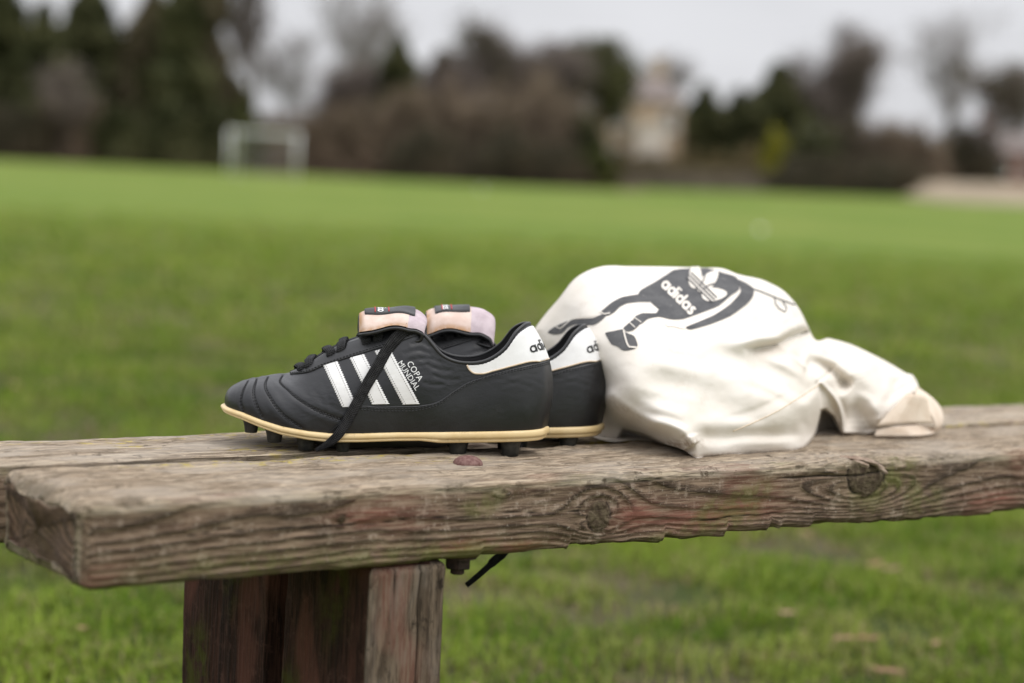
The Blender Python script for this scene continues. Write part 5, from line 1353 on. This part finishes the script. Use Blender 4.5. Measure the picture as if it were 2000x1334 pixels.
# one edge of cloth standing proud of what lies behind: (line, step m, edge px, reach px), the far side is on the line's right
STEPS = [([(1450, 680), (1519, 668), (1549, 653), (1590, 640)], .030, 5, 30),
         ([(1650, 852), (1649, 818), (1634, 777), (1602, 741), (1568, 708), (1535, 684)], .026, 5, 45),
         ([(1566, 880), (1592, 848), (1604, 800), (1602, 770), (1596, 745)], .022, 4, 60)]
HOLLOWS = [([(1603, 801), (1612, 799), (1628, 814), (1645, 852), (1600, 858), (1588, 858)], .075, 3.0),
           ([(1218, 838), (1262, 850), (1296, 868), (1240, 866), (1205, 862)], .05, 4.0)]
def poly_dist(x, y, poly):
    poly = np.array(poly, float); d = np.full(x.shape, 1e9); ins = np.zeros(x.shape, bool)
    for k in range(len(poly)):
        a, b = poly[k - 1], poly[k]; ab = b - a; t = np.clip(((x - a[0]) * ab[0] + (y - a[1]) * ab[1]) / (ab @ ab), 0, 1)
        d = np.minimum(d, np.hypot(x - a[0] - t * ab[0], y - a[1] - t * ab[1]))
        c = ((a[1] > y) != (b[1] > y)) & (x < (b[0] - a[0]) * (y - a[1]) / (b[1] - a[1] + 1e-12) + a[0]); ins ^= c
    return np.where(ins, -d, d)
def bag_depth(x, y):
    x = np.asarray(x, float); y = np.asarray(y, float)
    D = BAG_BASE(x, y)
    for (pts, amp, wl, wr, f0, f1) in FOLDS:
        d, t = line_field(x, y, pts, 26); w = np.where(d < 0, wl, wr)
        D = D + FOLD_GAIN * amp * np.exp(-(d / w) ** 2 * .9) * sstep(t, 0, max(f0, 1e-3)) * (1 - sstep(t, 1 - max(f1, 1e-3), 1))
    for (pts, amp, edge_, decay) in STEPS:
        d, t = line_field(x, y, pts, 26); D = D + amp * sstep(d, -edge_, edge_) * np.exp(-np.clip(d, 0, None) / decay) * sstep(t, 0, .18) * (1 - sstep(t, .85, 1))
    for (poly, amp, soft) in HOLLOWS: D = D + amp * sstep(-poly_dist(x, y, poly), -soft, soft * 1.5)
    P = np.stack([x.ravel() / 46, y.ravel() / 34, 0 * x.ravel()], 1)
    P2 = np.stack([x.ravel() / 15 + y.ravel() / 26, y.ravel() / 11 - x.ravel() / 40, 0 * x.ravel() + 3], 1)
    inn = sstep(y, 500, 640).ravel()
    D = D + (.0008 * (.4 + .6 * inn) * fbm(P, 2) + .00015 * fbm(P2, 2)).reshape(x.shape)
    return D
def edge_y(line, x): return pchip(line[:, 0], line[:, 1], x)

bag = empty('canvas_bag', tuple(bench_pt(.72, .15, BENCH_Z)), YAW)
tag(bag, 'crumpled cream canvas drawstring bag with dark footballer print beside the boots', 'bag')
BAG_M = Matrix.LocRotScale(bag.location, bag.rotation_euler, None).inverted()
BAG_R = np.array(BAG_M.to_3x3()); BAG_T = np.array(BAG_M.translation)
def to_bag(P): return np.asarray(P) @ BAG_R.T + BAG_T
def canvas_mat():
    n = NT('cream_canvas', .92, .15); v = n.obj()
    c = n.mix(n.rng(n.noise(v, 9, 4, .6), .35, .65), (.745, .700, .638), (.692, .636, .562))
    c = n.mix(n.math('MULTIPLY', n.rng(n.noise(v, 26, 5, .7), .56, .76), .35), c, (.50, .42, .33))
    c = n.mix(n.math('MULTIPLY', n.rng(n.noise(v, 75, 4, .7), .68, .76), .45), c, (.33, .28, .23))
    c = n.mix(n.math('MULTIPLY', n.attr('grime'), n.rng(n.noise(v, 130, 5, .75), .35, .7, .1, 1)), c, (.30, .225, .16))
    n.color(c)
    wv = n.math('ADD', n.wave(n.mapping(v, (1, 1, 1), rot=(.3, .4, .6)), 560, .4, 'X'), n.wave(n.mapping(v, (1, 1, 1), rot=(.3, .4, .6)), 560, .4, 'Z'))
    h = n.math('ADD', n.math('MULTIPLY', wv, .25), n.noise(v, 110, 4, .6))
    n.bump(h, .16, .0009)
    return n.m
M_CANVAS = canvas_mat()
NXB, NYB = 400, 190
bx_ = np.linspace(1041, 1801, NXB); tt = np.linspace(0, 1, NYB); tt = .5 - .5 * np.cos(np.pi * (tt * .94 + .03)); tt = (tt - tt[0]) / (tt[-1] - tt[0])
ty, by_ = edge_y(TOP, bx_), edge_y(BOT, bx_)
PX = np.repeat(bx_[:, None], NYB, 1); PY = by_[:, None] + (ty - by_)[:, None] * tt[None]
DF = bag_depth(PX, PY)
# where the outline is met the cloth rolls over to the back: round the last few millimetres
roll = np.minimum(np.minimum((PY - ty[:, None]), 26) / 26, np.minimum((PX - 1041), 22) / 22); roll = np.minimum(roll, np.minimum((1801 - PX), 16) / 16)
DF = DF + .016 * (1 - np.sqrt(np.clip(1 - (1 - np.clip(roll, 0, 1)) ** 2, 0, 1)))
botroll = np.clip((by_[:, None] - PY) / 9, 0, 1); DF = DF + .003 * (1 - np.sqrt(np.clip(1 - (1 - botroll) ** 2, 0, 1)))
lim = bench_depth(PX, PY); lim = np.where(lim > 0, lim, 9) - .0012
DF = np.minimum(DF, lim)
FRONT = at_depth(PX, PY, DF)
DB = np.maximum(DF[:, -1:], DF[:, :1]) * 0 + (DF[:, :1] + (DF[:, -1:] - DF[:, :1]) * tt[None]) + .085 * np.sqrt(np.clip(np.sin(np.pi * tt), 0, 1))[None] * sstep(np.minimum(bx_ - 1041, 1801 - bx_), 0, 90)[:, None]
DB = np.maximum(DB, DF + .004 * np.sin(np.pi * tt)[None]); DB = np.minimum(DB, lim); DB = np.maximum(DB, DF)
BACK = at_depth(PX, PY, DB)
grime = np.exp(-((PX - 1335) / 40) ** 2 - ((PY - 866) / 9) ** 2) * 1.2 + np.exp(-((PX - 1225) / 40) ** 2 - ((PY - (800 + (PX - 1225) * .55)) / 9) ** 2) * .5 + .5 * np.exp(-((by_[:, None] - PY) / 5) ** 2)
Vb = np.concatenate([FRONT.reshape(-1, 3), BACK.reshape(-1, 3)]); fb = grid_faces(NXB, NYB)
body = mesh_obj('body', to_bag(Vb), np.concatenate([fb, fb[:, ::-1] + NXB * NYB]), M_CANVAS, bag, attrs={'grime': np.clip(np.r_[grime.ravel(), 0 * grime.ravel()], 0, 1)})
bm = bmesh.new(); bm.from_mesh(body.data); bmesh.ops.remove_doubles(bm, verts=bm.verts, dist=5e-5); bmesh.ops.recalc_face_normals(bm, faces=bm.faces); bm.to_mesh(body.data); bm.free()
body.data.polygons.foreach_set('use_smooth', np.ones(len(body.data.polygons), bool))
_bagb = BVHTree.FromPolygons(FRONT.reshape(-1, 3).tolist(), fb.tolist())
def bag_hit(x, y, lift):
    d = ray(x, y); hit = _bagb.ray_cast(Vector(CAM), Vector(d / np.linalg.norm(d)))
    while hit[0] is None and y < 900:
        y += 1.0; d = ray(x, y); hit = _bagb.ray_cast(Vector(CAM), Vector(d / np.linalg.norm(d)))
    nrm = np.array(hit[1]); nrm = nrm if nrm @ d < 0 else -nrm
    return np.array(hit[0]) + nrm * lift * 1.0

# print on the canvas
def print_mat(name, c1, c2):
    n = NT(name, .85, .2); v = n.obj()
    c = n.mix(n.rng(n.noise(v, 40, 5, .7), .3, .7), c1, c2)
    n.color(n.mix(n.rng(n.noise(v, 190, 5, .75), .60, .74, 0, .65), c, (.42, .40, .37))); return n.m
M_PRINT = print_mat('faded_dark_print', (.070, .070, .073), (.108, .107, .108))
M_PRINTW = print_mat('unprinted_canvas_shape', (.72, .675, .61), (.66, .61, .54))
def c3(pts): return [(1020 + a / 3.177, 500 + b / 3.177) for a, b in pts]
def print_poly(mb, poly, lift, smooth=True):
    """a flat shape traced on the cloth: triangulated finely and laid onto it"""
    poly = np.array(poly, float)
    if smooth:
        q = np.vstack([poly, poly[:1]]); out = []
        for k in range(len(poly)):
            p0, p1, p2, p3 = poly[k - 1], poly[k], poly[(k + 1) % len(poly)], poly[(k + 2) % len(poly)]
            for t in (0, .33, .66): out.append(.5 * ((2 * p1) + (-p0 + p2) * t + (2 * p0 - 5 * p1 + 4 * p2 - p3) * t * t + (-p0 + 3 * p1 - 3 * p2 + p3) * t ** 3) * .6 + (p1 + (p2 - p1) * t) * .4 if True else p1)
        poly = np.array(out)
    bm = bmesh.new(); vs_ = [bm.verts.new((p[0], p[1], 0)) for p in poly]; f_ = bm.faces.new(vs_)
    bmesh.ops.triangulate(bm, faces=[f_])
    for it in range(6):
        es = [e for e in bm.edges if e.calc_length() > 6.0]
        if not es: break
        bmesh.ops.subdivide_edges(bm, edges=es, cuts=1); bmesh.ops.triangulate(bm, faces=bm.faces[:])
    bm.verts.index_update()
    V = [to_bag(bag_hit(v.co.x, v.co.y, lift)) for v in bm.verts]; Fq = [[v.index for v in f.verts] for f in bm.faces]; bm.free()
    mb.add(V, Fq)
def print_strip(mb, pts, w, lift, closed=False):
    sp = stroke_strip(np.array(pts) / 20.0, w / 20.0) * 20.0
    V = np.array([[to_bag(bag_hit(q[0], q[1], lift)) for q in row] for row in sp]); mb.add(V.reshape(-1, 3), grid_faces(len(sp), 3).tolist())
mb = MB(); L0 = .0007
print_poly(mb, c3([(735, 215), (830, 160), (900, 115), (945, 88), (1040, 80), (1150, 80), (1250, 108), (1330, 135), (1345, 210), (1290, 250), (1220, 310), (1120, 350), (1000, 392), (930, 395), (880, 380), (850, 335), (800, 292), (790, 275), (720, 250)]), L0)
print_poly(mb, [(1339, 640), (1363, 630), (1395, 616), (1426, 595), (1447, 570), (1438, 546), (1458, 554), (1472, 565), (1470, 580), (1459, 594), (1426, 618), (1386, 634), (1350, 644)], L0)
print_poly(mb, c3([(745, 240), (620, 258), (560, 288), (515, 325), (488, 352), (530, 372), (572, 350), (605, 318), (650, 296), (720, 287), (800, 285)]), L0)
print_poly(mb, c3([(540, 352), (478, 372), (440, 388), (340, 392), (270, 410), (195, 445), (160, 475), (200, 488), (250, 480), (285, 445), (335, 425), (440, 430), (490, 402)]), L0)
print_poly(mb, c3([(850, 335), (830, 358), (745, 358), (702, 378), (690, 400), (735, 425), (780, 392), (850, 378), (930, 395)]), L0)
print_poly(mb, c3([(690, 398), (655, 425), (628, 450), (650, 470), (690, 462), (732, 422)]), L0)
print_poly(mb, c3([(518, 478), (570, 468), (622, 458), (645, 478), (695, 500), (716, 555), (690, 580), (630, 588), (590, 562), (555, 548), (528, 505)]), L0)
print_strip(mb, [(1471, 565), (1488, 571), (1510, 580), (1530, 588), (1553, 596)], 2.2, L0)
print_strip(mb, [(1512, 581), (1514, 594), (1521, 603), (1533, 610), (1536, 602), (1528, 590)], 1.7, L0)
mb.build('print', M_PRINT, bag, True)
mb = MB(); L1 = .0013
print_strip(mb, c3([(690, 385), (725, 408), (738, 418)]), 1.6, L1); print_strip(mb, c3([(662, 415), (690, 440), (700, 450)]), 1.6, L1)
print_strip(mb, c3([(630, 465), (640, 510), (652, 545), (665, 568), (708, 572)]), 3.0, L1)
print_strip(mb, c3([(215, 440), (240, 452), (275, 425), (310, 395), (400, 378), (470, 372)]), 2.0, L1)
print_strip(mb, c3([(480, 345), (510, 365), (545, 360)]), 2.0, L1)
print_poly(mb, c3([(885, 418), (920, 412), (985, 420), (1010, 445), (1000, 455), (940, 440), (900, 440)]), L0 * .8)
# trefoil and name
o = np.array([1100., 215.]); e1 = np.array([.715, .70]); e2 = np.array([.70, -.715])
def leafp(cx, cy, rot, lx, ly):
    out = []; cx, cy, lx, ly = cx * 1.18, cy * 1.18, lx * 1.2, ly * 1.2
    for t in np.linspace(0, 2 * np.pi, 20, endpoint=False):
        a, b = lx * math.cos(t), ly * math.sin(t) * (1 - .25 * math.cos(t)); a2, b2 = a * math.cos(rot) - b * math.sin(rot), a * math.sin(rot) + b * math.cos(rot)
        p = o + e1 * (cx + a2) + e2 * (cy + b2); out.append(tuple(p))
    return c3(out)
for lf in ((0, 62, math.pi / 2, 72, 36), (-68, 36, math.pi / 2 + .72, 66, 34), (72, 36, math.pi / 2 - .72, 66, 34)):
    m3 = MB(); print_poly(m3, leafp(*lf), L1, False); m3.build('logo_leaf', M_PRINTW, bag, True)
strokes, wd = rounded_letters('adidas'); xh = 52.0
for st in strokes:
    sp = stroke_strip(st, .31)
    q = np.array([965., 262.])[None, None] + e1 * ((sp[..., 0:1] - wd / 2) * xh * .86) + e2 * ((sp[..., 1:2] - .5) * xh)
    V = np.array([[to_bag(bag_hit(1020 + a[0] / 3.177, 500 + a[1] / 3.177, L1)) for a in row] for row in q]); mb.add(V.reshape(-1, 3), grid_faces(len(sp), 3).tolist())
mb.build('print_logo', M_PRINTW, bag, True)
mb = MB(); L2 = .0019
for k in (-1, 0, 1):
    a = o + e1 * -112 + e2 * (16 + k * 20); b = o + e1 * 112 + e2 * (16 + k * 20); print_strip(mb, c3([tuple(a), tuple((a + b) / 2), tuple(b)]), 2.7, L2)
print_strip(mb, c3([tuple(o + e1 * -14 + e2 * 10), tuple(o + e1 * -22 + e2 * 55), tuple(o + e1 * -40 + e2 * 90)]), 2.4, L2)
print_strip(mb, c3([tuple(o + e1 * 14 + e2 * 10), tuple(o + e1 * 22 + e2 * 55), tuple(o + e1 * 40 + e2 * 90)]), 2.4, L2)
mb.build('print_logo_lines', M_PRINT, bag, True)
# seam and the webbing drawn through the neck
M_SEAM = speckled('canvas_seam', (.66, .52, .37), (.72, .60, .46), 200, .9)
M_WEB = speckled('canvas_webbing', (.62, .51, .40), (.70, .60, .49), 60, .9, .2, 4, .35, .0008)
sm = MB(); pts = smooth_line([(1432, 842), (1470, 826), (1520, 802), (1560, 777), (1602, 750)], 60)
sm.tube([to_bag(bag_hit(x, y, .0001)) for x, y in pts], .0005, 6); sm.build('seam', M_SEAM, bag, True)
def webbing(upper, lower, du, dl, n=40, thick=.0014):
    U = smooth_line(upper, n); Lo = smooth_line(lower, n); k = np.linspace(0, 1, n)
    a = at_depth(U[:, 0], U[:, 1], np.interp(k, np.linspace(0, 1, len(du)), du)); b = at_depth(Lo[:, 0], Lo[:, 1], np.interp(k, np.linspace(0, 1, len(dl)), dl))
    rows = np.stack([a + (b - a) * t for t in np.linspace(0, 1, 9)], 1)
    nn = np.cross(np.gradient(rows, axis=0), np.gradient(rows, axis=1)); nn /= np.linalg.norm(nn, axis=2)[..., None] + 1e-9
    A = rows + nn * thick / 2; B = rows - nn * thick / 2; V = np.concatenate([A, B[:, ::-1]], 1)
    V[..., 2] = np.maximum(V[..., 2], BENCH_Z + .0005)
    return mesh_obj('webbing', to_bag(V.reshape(-1, 3)), grid_faces(n, 18, True), M_WEB, bag)
webbing([(1772, 769), (1785, 770), (1797, 772), (1809, 777)], [(1712, 832), (1748, 829), (1785, 827), (1820, 827)], [2.098, 2.094, 2.096, 2.106], [2.088, 2.086, 2.090, 2.104])
webbing([(1790, 756), (1808, 768), (1827, 784), (1841, 806), (1841, 828), (1828, 843)], [(1786, 778), (1799, 788), (1812, 803), (1822, 820), (1826, 836), (1816, 848)], [2.165, 2.170, 2.175, 2.175, 2.165, 2.150], [2.130, 2.128, 2.130, 2.132, 2.135, 2.140])
webbing([(1826, 836), (1806, 831), (1775, 832), (1745, 834), (1712, 840)], [(1824, 847), (1800, 851), (1770, 852), (1740, 852), (1708, 852)], [2.150, 2.140, 2.128, 2.118, 2.108], [2.138, 2.120, 2.112, 2.108, 2.102])
